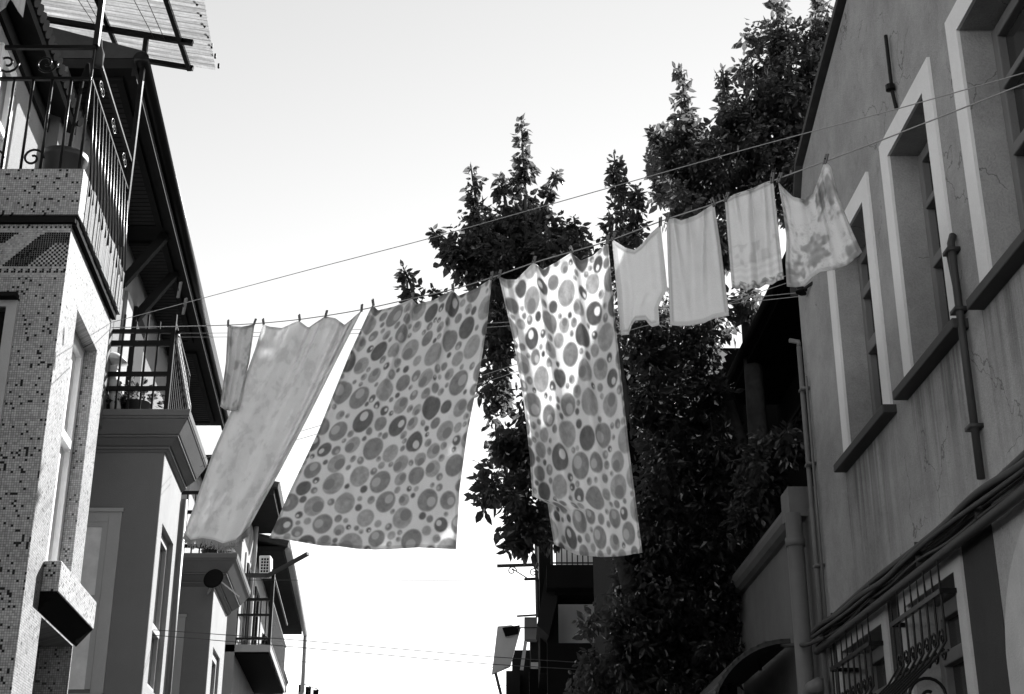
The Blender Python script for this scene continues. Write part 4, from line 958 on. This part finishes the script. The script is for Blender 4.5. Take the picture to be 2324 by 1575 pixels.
def lace(a, b):
    v = .86+.05*np.sin(b*150)*(b > .4); v = v-.12*np.clip((vnoise(a,b,30,4)-.55)*6,0,1)*((b > .3)&(b < .43)); return np.where(b > .52, .45+.4*(vnoise(a,b,60,2) > .5), v)
cloth('lace_towel', 'pale towel with a lace border along its bottom edge', 'towel',
      [(1645,453),(1667,440),(1690,433),(1715,424),(1735,414),(1755,408)], [(1661,650),(1672,657),(1682,653),(1698,659),(1710,652),(1722,655),(1738,645),(1752,646),(1765,637),(1779,633)],
      [(1645,453),(1652,540),(1661,650)], [(1755,408),(1766,515),(1779,633)],
      (.4,.56), M['cloth2'], .12, .1, [(.2,.35,.08,.04,.6),(.55,.55,.08,-.03,.5),(.8,.7,.08,.03,.6)], 60, 90, lace, seed=7, wob=.007)
cloth('floral_scarf', 'flower printed scarf gathered on one peg nearest the right house', 'scarf',
      [(1765,410),(1780,428),(1800,446),(1822,452),(1845,440),(1860,400),(1871,368),(1880,372),(1887,380)], [(1786,650),(1806,652),(1826,648),(1842,630),(1861,617),(1895,612),(1922,603),(1957,573)],
      [(1765,410),(1776,470),(1785,540),(1783,600),(1786,650)], [(1887,380),(1903,448),(1936,528),(1957,573)],
      (.5,.55), M['cloth'], .1, .12, [(.62,.6,.05,.06,.3),(.4,.45,.08,-.05,.5),(.8,.8,.06,-.03,.3),(.1,.1,.06,.03,.3)], 70, 70, floral(21,.92,.55,9), seed=8, wob=.008)
# clothes pegs
pg = empty('clothespeg', (0,0,0))
MB().hexa([(-.012,-.006,-.035),(-.004,-.006,-.035),(-.004,.006,-.035),(-.012,.006,-.035),(-.004,-.006,.045),(.006,-.006,.045),(.006,.006,.045),(-.004,.006,.045)]).build('prong', M['wood2'], pg)
MB().hexa([(.004,-.0065,-.035),(.012,-.0065,-.035),(.012,.0065,-.035),(.004,.0065,-.035),(.014,-.0065,.045),(.022,-.0065,.045),(.022,.0065,.045),(.014,.0065,.045)]).build('prong', M['wood2'], pg)
MB().tube([(.004,-.009,.005),(.004,.009,.005)], .007, 8).build('spring', M['iron'], pg)
pegs = [(517,737,'the left corner of the small grey cloth'),(577,734,'the right corner of the small grey cloth'),(597,734,'the left corner of the long floral cloth'),(679,725,'the second gather of the long floral cloth'),(739,716,'the third gather of the long floral cloth'),(820,703,'the right corner of the long floral cloth'),
        (846,691,'the left corner of the wide spotted sheet'),(935,677,'the second gather of the wide spotted sheet'),(1027,657,'the third gather of the wide spotted sheet'),(1115,630,'the right corner of the wide spotted sheet'),
        (1133,626,'the left corner of the narrower spotted sheet'),(1211,595,'the second gather of the narrower spotted sheet'),(1296,572,'the third gather of the narrower spotted sheet'),(1378,549,'the right corner of the narrower spotted sheet'),
        (1391,541,'the left shoulder of the white bodysuit'),(1498,508,'the right shoulder of the white bodysuit'),(1514,497,'the left corner of the plain towel'),(1618,464,'the right corner of the plain towel'),(1648,452,'the left corner of the lace towel'),(1752,409,'the right corner of the lace towel'),(1768,408,'the left corner of the flower printed scarf'),(1873,366,'the gathered peak of the flower printed scarf')]
rz = math.atan2(LD.y, LD.x)
for i,(x,y,lab) in enumerate(pegs):
    o = pg if i == 0 else copy_tree(pg)
    o.location = online(x,y,.008)+V((0,0,.012)); o.rotation_euler = (0, rng.uniform(-.5,.5), rz); o.scale = (.85,.85,.8)
    tag(o, 'wooden clothespeg at ' + lab, 'clothespeg', 'pegs along the loaded clothesline')
# two loose pegs on the bare upper cord
for x,y,lab in ((406,660,'bare wooden peg on the roof eave side of the upper cord, the higher of two'),(418,697,'bare pale peg clipped to the upper cord beside the long eave, the lower of two')):
    o = copy_tree(pg); o.location = onPlane(x,y,LA+LN*.02,LN); o.rotation_euler = (0,.1,rz); o.scale = (1.3,1.3,2.0); tag(o, lab, 'clothespeg', 'pegs on the upper cord')

# ================================================================== STREET WIRES
def wire(pts, Ya, Yb, r, label):
    n_ = len(pts); P = [onY(x,y,Ya+(Yb-Ya)*i/(n_-1)) for i,(x,y) in enumerate(smooth_line(pts,40))] if False else None
    S_ = smooth_line(pts,40); P = [onY(x,y,Ya+(Yb-Ya)*i/39) for i,(x,y) in enumerate(S_)]
    tag(MB().tube(P, r, 6).build('overhead_wire', M['cord'], smooth=True, base=P[0]), label, 'wire', 'wires low across the street')
wire([(335,1428),(650,1450),(1110,1490),(1300,1502),(1680,1530)], 18.3, 15.8, .005, 'upper of the two long dark wires crossing low from the stucco house')
wire([(335,1440),(650,1466),(1110,1507),(1300,1518),(1680,1545)], 18.3, 15.8, .005, 'lower of the two long dark wires crossing low from the stucco house')
wire([(560,1316),(800,1316),(1000,1317),(1192,1315)], 30.0, 29.8, .006, 'thin single wire ending at the scrolled iron bracket')
wire([(660,1500),(800,1508),(1000,1514),(1150,1514)], 36, 35.5, .007, 'thin wire passing just under the slanted awning')
wire([(690,1552),(850,1558),(1000,1558),(1160,1555)], 40, 36.5, .007, 'upper of two lowest wires near the bottom of the view')
wire([(690,1561),(850,1566),(1000,1565),(1160,1561)], 40, 36.5, .007, 'lower of two lowest wires near the bottom of the view')
# washing far down the street
fl = [onY(x,y,44) for x,y in smooth_line([(676,1549),(700,1556),(740,1572),(780,1592)],20)]
tag(MB().tube(fl, .01, 6).build('clothesline', M['cord'], base=fl[0]), 'distant clothesline at the foot of the farthest left house', 'clothesline')
for i,(x,y,lab) in enumerate(((684,1553,'dark distant garment hanging first from the gutter pipe'),(700,1558,'dark distant garment hanging second from the gutter pipe'),(717,1565,'dark distant garment hanging last before the lower edge'))):
    a_ = onY(x,y,44); hw_ = .085; b = MB()
    for k in range(6):
        x0_, x1_ = -hw_+2*hw_*k/6, -hw_+2*hw_*(k+1)/6; f_ = lambda q: .02*math.sin(q*60+i)
        b.quad(a_+V((x0_,f_(x0_),-.45)),a_+V((x1_,f_(x1_),-.45)),a_+V((x1_,f_(x1_),0)),a_+V((x0_,f_(x0_),0)))
    o = tag(b.build('distant_garment', M['shade_black'], smooth=True, base=a_), lab, 'garment', 'distant washing'); o.modifiers.new('t','SOLIDIFY').thickness = .01
